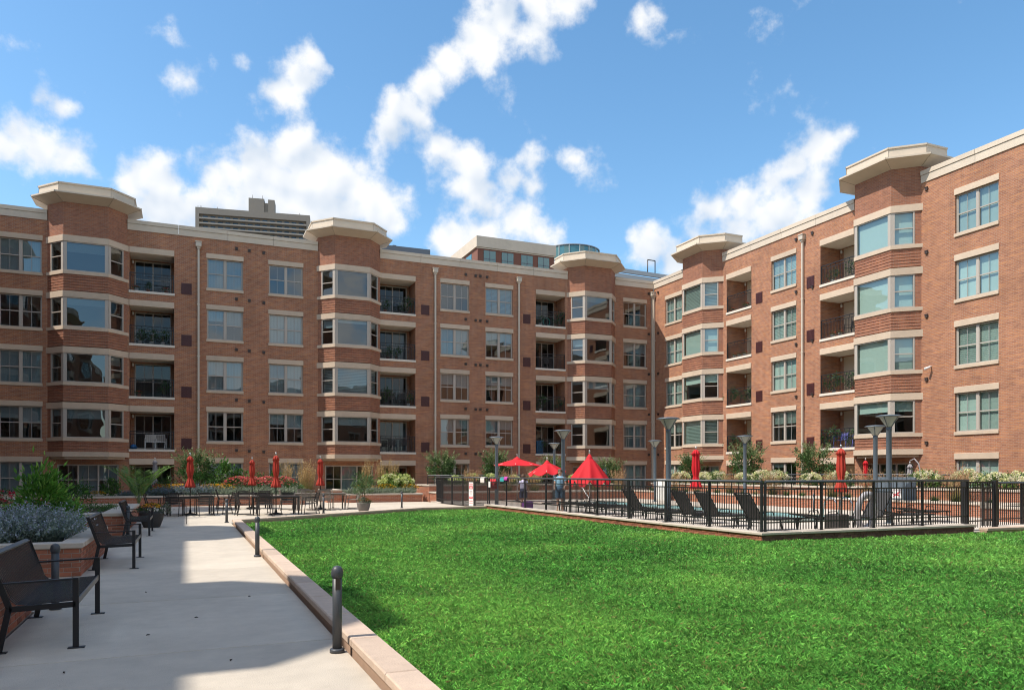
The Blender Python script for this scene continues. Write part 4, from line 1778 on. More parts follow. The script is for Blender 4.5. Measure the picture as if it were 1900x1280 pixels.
def stems_mesh(n, h, spread, r=0.012, z0=-0.05, name='stem'):
    m = MB()
    for i in range(n):
        a = 2 * math.pi * i / n + random.uniform(-0.4, 0.4)
        s = spread * random.uniform(0.4, 1)
        pts = [(0.03 * math.cos(a), 0.03 * math.sin(a), z0), (s * 0.45 * math.cos(a), s * 0.45 * math.sin(a), h * 0.55), (s * math.cos(a), s * math.sin(a), h)]
        m.tube(pts, [r, r * 0.8, r * 0.45], 5)
    me = m.mesh(name, BARK)
    return me


# --- prototypes: dict of part name -> mesh
def p_shrub(rx, rz, n, L, W, col, m=26, hi=None, h0=0.1, stems=7):
    P, d, idx, k = clumpy(n, rx, rx, rz, rz * 0.9 + h0, m)
    keep = P[:, 2] > 0.02
    P, d, idx = P[keep], d[keep], idx[keep]
    cc = np.array(col) * (0.7 + 0.6 * rng.random((k, 1)))
    lb = LB()
    lb.kites(P, d, L, W, cc[idx], 0.28)
    if hi is not None:      # young growth at the tips
        s = rng.random(len(P)) < 0.18
        lb.kites(P[s], d[s] + np.array([0, 0, 1.0]), L * 1.1, W, hi, 0.2)
    return {'foliage': lb.mesh('foliage'), 'stem': stems_mesh(stems, rz * 1.2 + h0, rx * 0.6)}


def p_catmint(r, h, n, leafc, flowc, flow=0.5):
    a = rng.random(n) * 2 * math.pi
    rad = r * 0.55 * np.sqrt(rng.random(n))
    base = np.stack([rad * np.cos(a), rad * np.sin(a), np.zeros(n)], 1)
    out = rng.normal(size=(n, 3)) * 0.38
    out[:, 0] += np.cos(a) * 0.75 * rad / r * 1.8
    out[:, 1] += np.sin(a) * 0.75 * rad / r * 1.8
    out[:, 2] = 1.0
    lb = LB()
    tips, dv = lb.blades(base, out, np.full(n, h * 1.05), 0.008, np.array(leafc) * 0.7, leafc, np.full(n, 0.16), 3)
    out = out / np.linalg.norm(out, axis=1, keepdims=True)
    for t in np.linspace(0.15, 0.95, 9):
        q = base + (tips - base) * t
        q[:, 2] += h * 0.12 * t * (1 - t)
        dd = rng.normal(size=(n, 3)) + np.array([0, 0, 0.5])
        lb.kites(q, dd, 0.05, 0.026, leafc, 0.3)
        lb.kites(q, -dd, 0.045, 0.024, np.array(leafc) * 0.9, 0.3)
    res = {'foliage': lb.mesh('foliage')}
    if flow:
        f = LB()
        s = rng.random(n) < flow
        for t in np.linspace(0.72, 1.12, 7):
            q = base[s] + (tips[s] - base[s]) * t
            f.kites(q, rng.normal(size=(s.sum(), 3)) + np.array([0, 0, 0.3]), 0.03, 0.022, flowc, 0.3)
        res['blossom'] = f.mesh('blossom', PETALA)
    return res


def p_flowers(r, h, n, leafc, petc, nf, fs, L=0.06, W=0.03, ball=0):
    """leafy mound topped with blossoms; ball > 0 gives round heads made of that many petals"""
    P, d, idx, k = clumpy(n, r, r, h * 0.5, h * 0.5, 22)
    keep = P[:, 2] > 0.0
    lb = LB()
    cc = np.array(leafc) * (0.7 + 0.6 * rng.random((k, 1)))
    lb.kites(P[keep], d[keep], L, W, cc[idx][keep], 0.25)
    f = LB()
    a = rng.random(nf) * 2 * math.pi
    el = np.arcsin(0.25 + 0.75 * rng.random(nf))
    c = np.stack([r * 1.02 * np.cos(a) * np.cos(el), r * 1.02 * np.sin(a) * np.cos(el), h * (0.45 + 0.62 * np.sin(el))], 1)
    pc = np.array(petc)
    if pc.ndim == 1:
        pc = pc[None]
    colr = pc[rng.integers(0, len(pc), nf)]
    per = ball or 7
    C = np.repeat(c, per, 0)
    D_ = sphere_dirs(nf * per)
    if not ball:
        D_[:, 2] = np.abs(D_[:, 2]) * 0.5 + 0.25
    f.kites(C + D_ * fs * (0.75 if ball else 0.1), D_ if not ball else D_ + rng.normal(size=D_.shape) * 0.8, fs * (0.55 if ball else 0.9), fs * (0.5 if ball else 0.6), np.repeat(colr, per, 0), 0.16)
    return {'foliage': lb.mesh('foliage'), 'blossom': f.mesh('blossom', PETALA), 'stem': stems_mesh(6, h * 0.7, r * 0.5, 0.008)}


def p_grass(h, n, r, col, col2, droop=0.35, plume=None, W=0.010):
    a = rng.random(n) * 2 * math.pi
    rad = r * 0.25 * rng.random(n)
    base = np.stack([rad * np.cos(a), rad * np.sin(a), np.zeros(n)], 1)
    sp = r / h * (0.15 + 0.85 * rng.random(n))
    dv = np.stack([np.cos(a) * sp, np.sin(a) * sp, np.ones(n)], 1)
    lb = LB()
    tips, dd = lb.blades(base, dv, np.full(n, h), W, col, col2, np.full(n, droop), 3)
    res = {'foliage': lb.mesh('foliage')}
    if plume is not None:
        f = LB()
        k = n // 3
        s = rng.choice(n, k, replace=False)
        up = dv[s] * np.array([0.55, 0.55, 1.0])
        t2, d2 = f.blades(base[s], up, np.full(k, h * 1.15), 0.006, col2, plume, np.full(k, 0.06), 3)
        for t in np.linspace(0.72, 1.05, 8):
            q = base[s] + (t2 - base[s]) * t
            f.kites(q, up + rng.normal(size=(k, 3)) * 0.35, 0.09, 0.018, plume, 0.25)
        res['plume'] = f.mesh('plume', PETALA)
    return res


def p_myrtle(rx, rz, zc, n, col, hi, spikes=34):
    P, d, idx, k = clumpy(n, rx * 0.85, rx * 0.85, rz * 0.8, zc, 34, 0.22)
    cc = np.array(col) * (0.65 + 0.7 * rng.random((k, 1)))
    lb = LB()
    lb.kites(P, d, 0.11, 0.062, cc[idx], 0.3)
    # upright sprays breaking the outline
    for i in range(spikes):
        a, e = rng.random() * 2 * math.pi, rng.random()
        b = np.array([rx * 0.7 * math.cos(a) * math.sqrt(e), rx * 0.7 * math.sin(a) * math.sqrt(e), zc + rz * (0.25 + 0.35 * (1 - e))])
        dirn = np.array([math.cos(a) * (0.25 + 0.7 * e), math.sin(a) * (0.25 + 0.7 * e), 0.9])
        ln = rz * rng.uniform(0.55, 1.0)
        m_ = 34
        t = rng.random(m_)
        q = b + dirn * (t[:, None] * ln) + rng.normal(size=(m_, 3)) * 0.02
        lb.kites(q, dirn + rng.normal(size=(m_, 3)) * 0.75, 0.09, 0.045, np.array(hi) * rng.uniform(0.75, 1.15), 0.25)
    tr = MB()
    for i in range(5):
        a = 2 * math.pi * i / 5 + random.uniform(-.3, .3)
        tx, ty = rx * 0.5 * math.cos(a), rx * 0.5 * math.sin(a)
        tr.tube([(0.05 * math.cos(a), 0.05 * math.sin(a), -0.1), (tx * 0.45, ty * 0.45, zc * 0.45), (tx, ty, zc), (tx * 1.3, ty * 1.3, zc + rz * 0.5)], [0.03, 0.024, 0.016, 0.006], 6)
    return {'crown': lb.mesh('crown'), 'trunk': tr.mesh('trunk', BARK)}


def p_palm(h, nf, fl):
    lb = LB()
    st = MB()
    for i in range(nf):
        a = 2 * math.pi * i / nf + random.uniform(-.3, .3)
        el = random.uniform(1.12, 1.5)
        L = fl * random.uniform(0.8, 1.1)
        pts, dv = [], Vector((math.cos(a) * math.cos(el), math.sin(a) * math.cos(el), math.sin(el)))
        p = Vector((0, 0, 0))
        for k in range(13):
            pts.append(tuple(p))
            p = p + dv * (L / 12)
            dv = (dv + Vector((math.cos(a) * 0.06, math.sin(a) * 0.06, -0.02 - 0.075 * (k / 12)))).normalized()
        st.tube(pts, [0.012 * (1 - k / 16) for k in range(13)], 5)
        pa = np.array(pts)
        side = np.array([-math.sin(a), math.cos(a), 0])
        for k in range(3, 13):
            for sub_ in (0, 0.5):
                q = pa[k] if k == 12 else pa[k] * (1 - sub_) + pa[min(k + 1, 12)] * sub_
                fw = pa[min(k + 1, 12)] - pa[k - 1]
                fw = fw / np.linalg.norm(fw)
                ll = 0.42 * math.sin(math.pi * min(0.97, (k + sub_ - 1.5) / 12.0)) + 0.10
                for sgn in (-1, 1):
                    dd = side * sgn + fw * 0.75 + np.array([0, 0, 0.12])
                    lb.kites(q[None], dd[None], ll, 0.03, (0.13, 0.24, 0.055), 0.25)
    return {'frond': lb.mesh('frond'), 'stem': st.mesh('stem', M('palm_stem', (0.16, 0.22, 0.07), 0.6))}


def plant(proto, name, label, cat, loc, scale=1.0, group=None, rz=None):
    root = thing(name, label, cat, loc, random.uniform(0, 6.28) if rz is None else rz, group, scale)
    for part, me in proto.items():
        place(part, me, root)
    return root


GREEN, DGREEN = (0.055, 0.13, 0.025), (0.030, 0.085, 0.022)
LIME = (0.16, 0.26, 0.045)
SILV = (0.22, 0.27, 0.185)
BLUEG = (0.25, 0.32, 0.26)
LILAC = (0.42, 0.46, 0.56)
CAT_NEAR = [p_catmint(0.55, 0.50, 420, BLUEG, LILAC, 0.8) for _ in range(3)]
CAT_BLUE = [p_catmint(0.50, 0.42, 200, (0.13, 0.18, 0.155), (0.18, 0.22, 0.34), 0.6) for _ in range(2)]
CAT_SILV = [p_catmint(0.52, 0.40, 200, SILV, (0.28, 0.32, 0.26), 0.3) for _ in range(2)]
LAUREL = p_shrub(0.38, 0.66, 1500, 0.14, 0.05, (0.11, 0.27, 0.04), 30, (0.27, 0.44, 0.09), 0.05)
ROUND = p_shrub(0.46, 0.42, 1300, 0.07, 0.035, (0.045, 0.12, 0.028), 24, (0.09, 0.19, 0.04), 0.02)
DARKS = p_shrub(0.55, 0.65, 1200, 0.08, 0.05, (0.04, 0.10, 0.03), 26, None, 0.05)
GLOSSY = p_shrub(0.42, 0.52, 700, 0.12, 0.06, (0.06, 0.15, 0.03), 22, (0.20, 0.34, 0.08), 0.05)
ROSE = [p_flowers(0.55, 0.62, 700, (0.05, 0.11, 0.025), [(0.62, 0.03, 0.09), (0.66, 0.08, 0.10), (0.55, 0.02, 0.06)], 80, 0.055) for _ in range(2)]
ROSEC = [p_flowers(0.55, 0.62, 650, (0.06, 0.12, 0.03), [(0.66, 0.16, 0.13), (0.62, 0.06, 0.10), (0.7, 0.24, 0.2)], 95, 0.055) for _ in range(2)]
COREO = [p_flowers(0.48, 0.40, 600, (0.10, 0.15, 0.03), [(0.72, 0.40, 0.02), (0.75, 0.48, 0.04), (0.6, 0.30, 0.02)], 130, 0.034, 0.05, 0.012) for _ in range(2)]
HYDR = [p_flowers(0.62, 0.95, 800, (0.10, 0.19, 0.035), [(0.62, 0.68, 0.30), (0.72, 0.74, 0.45), (0.55, 0.62, 0.2)], 34, 0.115, 0.11, 0.06, ball=46) for _ in range(3)]
HYDRC = [p_flowers(0.66, 0.90, 800, (0.09, 0.17, 0.04), [(0.74, 0.72, 0.48), (0.78, 0.72, 0.58), (0.70, 0.72, 0.36)], 40, 0.115, 0.11, 0.06, ball=46) for _ in range(3)]
FEATHER = [p_grass(1.15, 260, 0.42, (0.10, 0.16, 0.04), (0.30, 0.24, 0.09), 0.35, (0.50, 0.36, 0.17)) for _ in range(2)]
FOUNT = [p_grass(0.85, 320, 0.62, (0.12, 0.17, 0.05), (0.34, 0.25, 0.11), 0.55, (0.42, 0.27, 0.15)) for _ in range(2)]
LILYT = [p_grass(0.48, 130, 0.36, (0.05, 0.12, 0.03), (0.09, 0.18, 0.04), 0.5, None, 0.022) for _ in range(2)]
MYRT = [p_myrtle(0.85, 0.85, 1.25, 2600, (0.075, 0.145, 0.045), (0.21, 0.27, 0.115), 44) for _ in range(3)]
GCOV = p_shrub(0.6, 0.10, 900, 0.035, 0.022, (0.06, 0.15, 0.03), 40, None, 0.02, 3)

# --- left planters
pos = [(-5.3, 14.3), (-4.5, 14.5), (-3.7, 14.2), (-2.95, 14.35), (-2.35, 14.8), (-4.1, 15.3), (-3.2, 15.3), (-2.35, 15.8), (-5.2, 15.4)]
for i, (x, y) in enumerate(pos):
    plant(CAT_NEAR[i % 3], 'catmint', 'blue catmint in the planter behind the second bench, plant ' + ORD[i] + ' from the front corner', 'plant', (x, y, 0.42),
          random.uniform(0.95, 1.2), 'catmint in the planter behind the second bench')
plant(LAUREL, 'laurel_shrub', 'tall glossy green shrub rising behind the blue catmint', 'shrub', (-2.55, 16.6, 0.42), 0.92)
plant(LAUREL, 'laurel_shrub', 'lower glossy green shrub at right foot of tall one', 'shrub', (-2.12, 16.9, 0.42), 0.5)
plant(DARKS, 'evergreen_shrub', 'dark evergreen shrub at the left picture edge', 'shrub', (-5.9, 26.8, 0.48), 1.0)
for i, (x, y) in enumerate(((-5.1, 23.2), (-4.5, 23.8), (-5.6, 24.4))):
    plant(ROSE[i % 2], 'rose_bush', 'red rose bush near the left edge, ' + ('nearest', 'second nearest', 'farthest')[i] + ' of three', 'shrub', (x, y, 0.48), 1.0, 'red roses at the left edge')
plant(ROUND, 'round_shrub', 'round green shrub alone in the planter by third bench', 'shrub', (-3.15, 26.4, 0.48), 0.95)
for i, (x, y) in enumerate(((-2.6, 24.5), (-2.6, 25.9), (-3.4, 24.2), (-3.9, 25.2))):
    plant(GCOV, 'creeping_plant', 'creeping ground cover in the planter by third bench, ' + ('near right', 'far right', 'near left', 'far left')[i] + ' patch', 'plant', (x, y, 0.46), 1.1, 'creeping plants by the third bench')

# --- long flower planter behind the tables (left to right)
row = [(-1.2, 'blue'), (-0.5, 'blue'), (0.2, 'blue'), (0.9, 'blue'), (1.75, 'silv'), (2.5, 'silv'), (3.25, 'silv'), (4.1, 'silv'), (4.9, 'silv')]
for i, (x, k) in enumerate(row):
    plant((CAT_BLUE if k == 'blue' else CAT_SILV)[i % 2], 'catmint', ('blue green' if k == 'blue' else 'silvery') + ' catmint mound behind the tables, ' + nth(i, len(row)), 'plant', (x, 40.75 + 0.2 * (i % 2), 0.42), random.uniform(1.15, 1.4), 'catmint mounds behind the tables')
for i, x in enumerate((-0.9, -0.35, 1.15, 1.7)):
    plant(COREO[i % 2], 'coreopsis', 'golden yellow flower mound behind the catmint, ' + nth(i, 4), 'plant', (x, 41.7, 0.42), 1.5, 'golden flower mounds')
for i, x in enumerate((2.5, 3.2, 3.95, 4.7)):
    plant(ROSEC[i % 2], 'rose_bush', 'coral pink rose bush behind the umbrellas, ' + nth(i, 4), 'shrub', (x, 42.0 + 0.2 * (i % 2), 0.42), 1.5, 'coral roses behind the umbrellas')
plant(GLOSSY, 'glossy_shrub', 'bright glossy shrub standing left of the coral roses', 'shrub', (1.72, 43.0, 0.42), 1.55)
plant(ROUND, 'round_shrub', 'pale speckled shrub behind the left red umbrella', 'shrub', (0.75, 43.0, 0.42), 1.5)
plant(MYRT[0], 'crepe_myrtle', 'crepe myrtle with pale plumes behind left red umbrella', 'tree', (0.45, 44.0, 0.42), 1.05)
for i, x in enumerate((5.0, 6.15, 6.45)):
    plant(FEATHER[i % 2], 'feather_grass_tuft', 'tan feather grass behind the wooden table, ' + ('left clump', 'middle clump', 'right clump')[i], 'grass', (x if i else 5.05, 43.2 if i == 0 else 44.6, 0.42 if i == 0 else 0.0), 1.15 if i == 0 else 1.4, 'feather grass behind the wooden table')
for i, x in enumerate((-5.2, -4.6, -3.9, -3.3, -2.6, -2.0)):
    plant((CAT_SILV[0], LILYT[0], COREO[0], GLOSSY, CAT_BLUE[1], ROUND)[i], ('catmint', 'daylily', 'coreopsis', 'glossy_shrub', 'catmint', 'round_shrub')[i],
          ('silvery mound', 'strappy daylily', 'yellow flower mound', 'small glossy shrub', 'blue green mound', 'small round shrub')[i] + ' in the far planter left of the palm', 'plant', (x, 40.9 + 0.3 * (i % 2), 0.42), 0.8, 'plants left of the palm')
plant(ROSE[0], 'rose_bush', 'dark red flowering bush behind the palm', 'shrub', (-1.6, 42.4, 0.42), 1.0)
plant(p_shrub(0.45, 0.4, 500, 0.07, 0.04, (0.10, 0.02, 0.025), 18), 'barberry', 'wine red barberry behind the palm fronds', 'shrub', (-0.55, 42.6, 0.42), 1.0)

for i, (x, y, s_) in enumerate(((-1.0, 43.0, 1.1), (2.6, 43.4, 1.2), (3.7, 43.5, 1.3), (4.4, 43.4, 1.1), (5.2, 41.6, 0.9))):
    plant((ROUND, GLOSSY)[i % 2], ('round_shrub', 'glossy_shrub')[i % 2], 'green backdrop shrub behind the flower bed at the tables, ' + nth(i, 5), 'shrub', (x, y, 0.42), s_, 'backdrop shrubs behind the flower bed')
# --- planter by the pool gate
for i, x in enumerate((8.5, 9.25, 10.0, 10.8, 11.5)):
    plant(CAT_SILV[i % 2], 'catmint', 'grey catmint on the low planter by pool gate, ' + nth(i, 5), 'plant', (x, 42.0, 0.38), random.uniform(0.95, 1.2), 'catmint by the pool gate')
for i, x in enumerate((9.3, 10.55, 11.9)):
    plant(COREO[i % 2], 'coreopsis', 'yellow flowers above grey catmint, ' + nth(i, 3), 'plant', (x, 42.9, 0.45), 1.25, 'yellow flowers by the pool gate')
for i, x in enumerate((10.9, 11.7)):
    plant(HYDR[i], 'hydrangea', ('left', 'right')[i] + ' lime hydrangea on the planter by pool gate', 'shrub', (x, 43.4, 0.42), 1.05, 'hydrangeas by the pool gate')
for i, x in enumerate((9.75, 10.6, 11.35)):
    plant(FEATHER[i % 2], 'feather_grass_tuft', 'tan feather grass behind the lime hydrangeas, ' + nth(i, 3), 'grass', (x, 44.3, 0.42), 1.2, 'feather grass by the pool gate')

# --- beds round the pool
MY = [(14.3, 44.3, 0.85), (17.9, 44.3, 0.85), (21.9, 44.3, 0.85), (26.2, 44.6, 0.4), (29.4, 39.6, 0.92), (29.4, 34.5, 0.92), (29.4, 29.4, 0.92)]
for i, (x, y, z) in enumerate(MY):
    plant(MYRT[i % 3], 'crepe_myrtle', 'crepe myrtle beyond the pool fence, ' + nth(i, len(MY)), 'tree', (x, y, z - 0.1), (0.95, 1.0, 0.85, 1.0, 0.88, 1.05, 0.98)[i], 'crepe myrtles beyond the pool')
HY = [(14.8, 43.0), (15.9, 43.1), (17.0, 42.95), (18.6, 43.0), (20.0, 43.1), (22.8, 43.0), (24.6, 43.1)]
for i, (x, y) in enumerate(HY):
    plant(HYDR[i % 3], 'hydrangea', 'lime hydrangea at far end of the pool, ' + nth(i, len(HY)), 'shrub', (x, y, 0.83), random.uniform(0.6, 0.75), 'hydrangeas at the far end of the pool')
HY = [(28.1, 38.9), (28.1, 36.6), (28.15, 35.4), (28.1, 33.2), (28.1, 31.7), (28.05, 30.6), (28.1, 28.3), (28.1, 26.5), (28.1, 22.0), (28.1, 20.2), (28.1, 19.0), (28.0, 18.0)]
for i, (x, y) in enumerate(HY):
    plant(HYDRC[i % 3], 'hydrangea', 'cream hydrangea along the sunlit wing, ' + nth(i, len(HY)), 'shrub', (x, y, 0.90), random.uniform(0.68, 0.85), 'hydrangeas along the sunlit wing')
FG = [(15.3, 41.7, 0.44), (17.7, 41.8, 0.44), (19.4, 41.7, 0.44), (23.6, 41.7, 0.44), (25.2, 41.6, 0.44), (26.7, 37.6, 0.44), (26.7, 32.6, 0.44), (26.7, 29.4, 0.44), (26.7, 25.6, 0.44), (26.7, 23.7, 0.44), (26.7, 22.4, 0.44), (26.7, 19.6, 0.44)]
for i, (x, y, z) in enumerate(FG):
    plant(FOUNT[i % 2], 'fountain_grass_tuft', 'arching tan fountain grass beside the pool, ' + nth(i, len(FG)), 'grass', (x, y, z), random.uniform(1.0, 1.3), 'fountain grass beside the pool')
LT = [(26.65, y) for y in (39.8, 38.6, 36.4, 35.4, 34.4, 33.6, 31.5, 30.6, 28.4, 27.4, 24.7, 21.4, 20.5, 18.3)]
for i, (x, y) in enumerate(LT):
    plant(LILYT[i % 2], 'daylily', 'green strappy daylily on the lower pool planter, ' + nth(i, len(LT)), 'plant', (x, y, 0.44), random.uniform(0.85, 1.1), 'daylilies on the lower pool planter')
for i, (x, y) in enumerate(((25.3, 16.2), (26.6, 16.1), (27.9, 16.3), (29.2, 16.2))):
    plant((LILYT[0], HYDRC[0], HYDRC[1], LILYT[1])[i], ('daylily', 'hydrangea', 'hydrangea', 'daylily')[i], ('strappy daylily', 'cream hydrangea', 'cream hydrangea', 'strappy daylily')[i] + ' in planter at right edge, ' + nth(i, 4), 'plant', (x, y, 0.42), 0.8, 'plants at the right picture edge')
plant(GLOSSY, 'glossy_shrub', 'small bright shrub against the sunlit brick near right edge', 'shrub', (29.6, 22.8, 0.92), 0.6)

# ------------------------------------------------------------------ benches
def make_bench():
    root = thing('garden_bench', 'black slatted metal bench nearest the camera on the path', 'bench', (-1.22, 8.9, 0), 0.0, 'metal benches along the path')
    L2 = 0.92
    prof = [(0.28, 0.435), (0.10, 0.425), (-0.10, 0.415), (-0.19, 0.425), (-0.235, 0.475), (-0.27, 0.56), (-0.335, 0.72), (-0.385, 0.855)]
    m = MB()
    for a, b in zip(prof[:-1], prof[1:]):
        m.bar((a[0], 0, a[1]), (b[0], 0, b[1]), 0.021, 0.008, up=(0.3, 0, 1))
    sl = m.mesh('slat', M('bench_slat', (0.045, 0.046, 0.050), 0.26))
    n = 31
    for i in range(n):
        place('slat', sl, root, (0, -L2 + 0.035 + i * (2 * L2 - 0.07) / (n - 1), 0))
    for s in (-1, 1):
        y = s * L2
        m = MB()
        m.bar((0.285, y, 0.0), (0.285, y, 0.645), 0.018, 0.05, up=(1, 0, 0))
        m.bev(0.22, 0.36, y - 0.04, y + 0.04, 0, 0.008, 0.002)
        m.build('leg', BLACK, root)
        m = MB()
        m.bar((-0.315, y, 0.0), (-0.235, y, 0.40), 0.018, 0.05, up=(1, 0, 0))
        m.bar((-0.235, y, 0.40), (-0.395, y, 0.875), 0.018, 0.05, up=(1, 0, 0))
        m.bev(-0.39, -0.25, y - 0.04, y + 0.04, 0, 0.008, 0.002)
        m.build('leg', BLACK, root)
        m = MB()
        m.bar((0.31, y, 0.635), (-0.315, y, 0.615), 0.05, 0.016)
        m.build('armrest', BLACK, root)
        m = MB()
        m.bar((0.285, y, 0.40), (-0.235, y, 0.385), 0.018, 0.05)
        m.build('seat_bar', BLACK, root)
    m = MB()
    m.bar((0.293, -L2, 0.415), (0.293, L2, 0.415), 0.012, 0.055)
    m.build('front_rail', M('bench_rail', (0.10, 0.095, 0.09), 0.4), root)
    m = MB()
    m.bar((-0.395, -L2, 0.865), (-0.395, L2, 0.865), 0.05, 0.018, up=(0.35, 0, 1))
    m.build('top_rail', M('bench_rail', (0.10, 0.095, 0.09), 0.4), root)
    m = MB()
    m.bar((-0.315, -L2, 0.61), (-0.315, L2, 0.61), 0.014, 0.045)
    m.build('cross_bar', BLACK, root)
    return root


b0 = make_bench()
copy_thing(b0, (-1.10, 15.15, 0), 0.0, 'black slatted metal bench in front of the blue catmint planter')
copy_thing(b0, (-1.16, 22.4, 0), 0.0, 'black slatted metal bench farthest along the path by flower bowl')

# ------------------------------------------------------------------ bollards
def make_bollard():
    root = thing('bollard_light', '', 'bollard', (0, 0, 0), 0.0, 'dome topped bollard lights')
    m = MB()
    m.lathe([(0.042, 0.03), (0.042, 0.70)], 20)
    m.build('post', BOLLM, root)
    m = MB()
    m.lathe([(0.066, 0.0), (0.066, 0.030), (0.055, 0.038), (0.0, 0.039)], 20)
    m.build('base_plate', BOLLM, root)
    m = MB()
    m.lathe([(0.0, 0.665), (0.045, 0.668), (0.053, 0.69), (0.054, 0.715), (0.048, 0.745), (0.032, 0.768), (0.0, 0.778)], 20)
    m.build('dome_cap', BOLLM, root)
    m = MB()
    m.box(-0.022, 0.022, -0.047, -0.035, 0.565, 0.665)
    m.build('light_slot', EXHM, root)
    return root


bl = make_bollard()
bl['label'] = 'dark dome topped bollard nearest the camera beside the kerb'
bl.location = (1.24, 6.85, 0)
BOL = [((1.25, 15.3), 'dark bollard midway along the lawn kerb'), ((1.2, 26.3), 'dark bollard at the far corner of the path kerb'),
       ((5.05, 30.9), 'dark bollard in front of the wooden table'), ((9.15, 34.2), 'dark bollard on the patio before the low hydrangea planter'),
       ((-1.42, 10.32), 'dark bollard just behind the nearest bench'), ((-1.38, 21.7), 'dark bollard between the second and third bench'),
       ((-1.9, 36.8), 'dark bollard behind the third bench near the palm'), ((22.1, 15.0), 'dark bollard standing in front of the pool gate'),
       ((14.6, 17.0), 'dark bollard inside the pool fence near lawn corner'), ((22.9, 22.9), 'dark bollard beyond the pool left of the lift')]
for (x, y), lab in BOL:
    copy_thing(bl, (x, y, 0.03 if x > 12.6 and x < 26 and y > 16.7 else 0), random.uniform(-.6, .6) + 3.1, lab)

# ------------------------------------------------------------------ lamp posts
def make_lamp():
    root = thing('lamp_post', '', 'lamp post', (0, 0, 0), 0.0, 'inverted cone lamp posts round the pool')
    m = MB()
    m.lathe([(0.085, 0.01), (0.085, 1.0), (0.08, 2.92), (0.088, 2.93), (0.088, 3.0), (0.06, 3.02)], 20)
    m.build('pole', LAMPM, root)
    m = MB()
    m.lathe([(0.16, 0.0), (0.16, 0.02), (0.10, 0.03), (0.0, 0.03)], 20)
    m.build('base_plate', LAMPM, root)
    gm = M('lamp_diffuser', (0.62, 0.64, 0.58), 0.35, transl=0.45)
    for q in range(4):
        m = MB()
        n = 8
        a0 = q * math.pi / 2 + 0.4
        for i in range(n):
            p, r = a0 + (math.pi / 2) * i / n, a0 + (math.pi / 2) * (i + 1) / n
            m.quad((0.065 * math.cos(p), 0.065 * math.sin(p), 3.02), (0.065 * math.cos(r), 0.065 * math.sin(r), 3.02),
                   (0.285 * math.cos(r), 0.285 * math.sin(r), 3.34), (0.285 * math.cos(p), 0.285 * math.sin(p), 3.34))
        m.sm = [True] * len(m.sm)
        m.build('glass_panel', gm, root)
    for q in range(4):
        a = q * math.pi / 2 + 0.4
        m = MB()
        m.tube([(0.07 * math.cos(a), 0.07 * math.sin(a), 3.0), (0.295 * math.cos(a), 0.295 * math.sin(a), 3.345)], 0.012, 6)
        m.build('rib', LAMPM, root)
    m = MB()
    m.lathe([(0.0, 3.335), (0.30, 3.338), (0.385, 3.355), (0.39, 3.368), (0.30, 3.40), (0.0, 3.425)], 28)
    m.build('top_disc', LAMPM, root)
    return root


lp = make_lamp()
LAMPS = [((14.6, 20.9), 'slate lamp post tallest in view, left of the lounger backs'), ((14.65, 28.6), 'slate lamp post between the two half open red umbrellas'),
         ((14.25, 35.1), 'slate lamp post left of the flat open red umbrella'), ((20.4, 41.0), 'slate lamp post behind the half open red umbrella, shortest of pair'),
         ((23.9, 35.5), 'slate lamp post at the inner corner of both wings'), ((24.9, 29.3), 'slate lamp post right of the bright red closed umbrella'),
         ((24.3, 21.2), 'slate lamp post second from the right, partly behind its neighbour'), ((20.3, 17.2), 'slate lamp post farthest right in front of the bay')]
for i, ((x, y), lab) in enumerate(LAMPS):
    if i == 0:
        lp.location = (x, y, 0.03)
        lp['label'] = lab
    else:
        copy_thing(lp, (x, y, 0.03), random.uniform(-0.3, 0.3), lab)

# ------------------------------------------------------------------ parasols
def pleat(amp, n=8, ph=0.0):
    return lambda r, z, a, k: r * (1 + amp * (0.5 + 0.5 * math.sin(n * a + ph + z * 1.3)) * (1 if r > 0.03 else 0))


def closed_umbrella(label, loc, mat=DRED, top=2.33, bot=1.06, group='closed market umbrellas', rz=0.0, fat=1.3, name='patio_umbrella', base=True):
    root = thing(name, label, 'umbrella', loc, rz, group)
    H = top - bot - 0.06
    prof = [(0.015, top - 0.06), (0.055, top - 0.09), (0.085, top - 0.16), (0.115, top - 0.245), (0.088, top - 0.25), (0.085, top - 0.30),
            (0.10, bot + H * 0.62), (0.105, bot + H * 0.50), (0.07, bot + H * 0.33), (0.066, bot + H * 0.30), (0.095, bot + H * 0.22), (0.145, bot + H * 0.08), (0.165, bot + 0.01), (0.155, bot)]
    prof = [(r * fat, z) for r, z in prof]
    m = MB()
    m.lathe(prof, 48, fn=pleat(-0.34, 8, 0.6))
    m.build('canopy', mat, root)
    m = MB()
    m.tube([(0, 0, 0.02), (0, 0, top)], 0.022, 10)
    m.build('pole', BLACK, root)
    m = MB()
    m.lathe([(0.0, top - 0.06), (0.03, top - 0.055), (0.016, top - 0.02), (0.034, top + 0.01), (0.034, top + 0.04), (0.0, top + 0.065)], 12)
    m.build('finial', SILVER, root)
    if base:
        m = MB()
        m.lathe([(0.25, 0.0), (0.25, 0.04), (0.05, 0.09), (0.03, 0.22), (0.0, 0.221)], 20)
        m.build('base', BLACK, root)
    return root


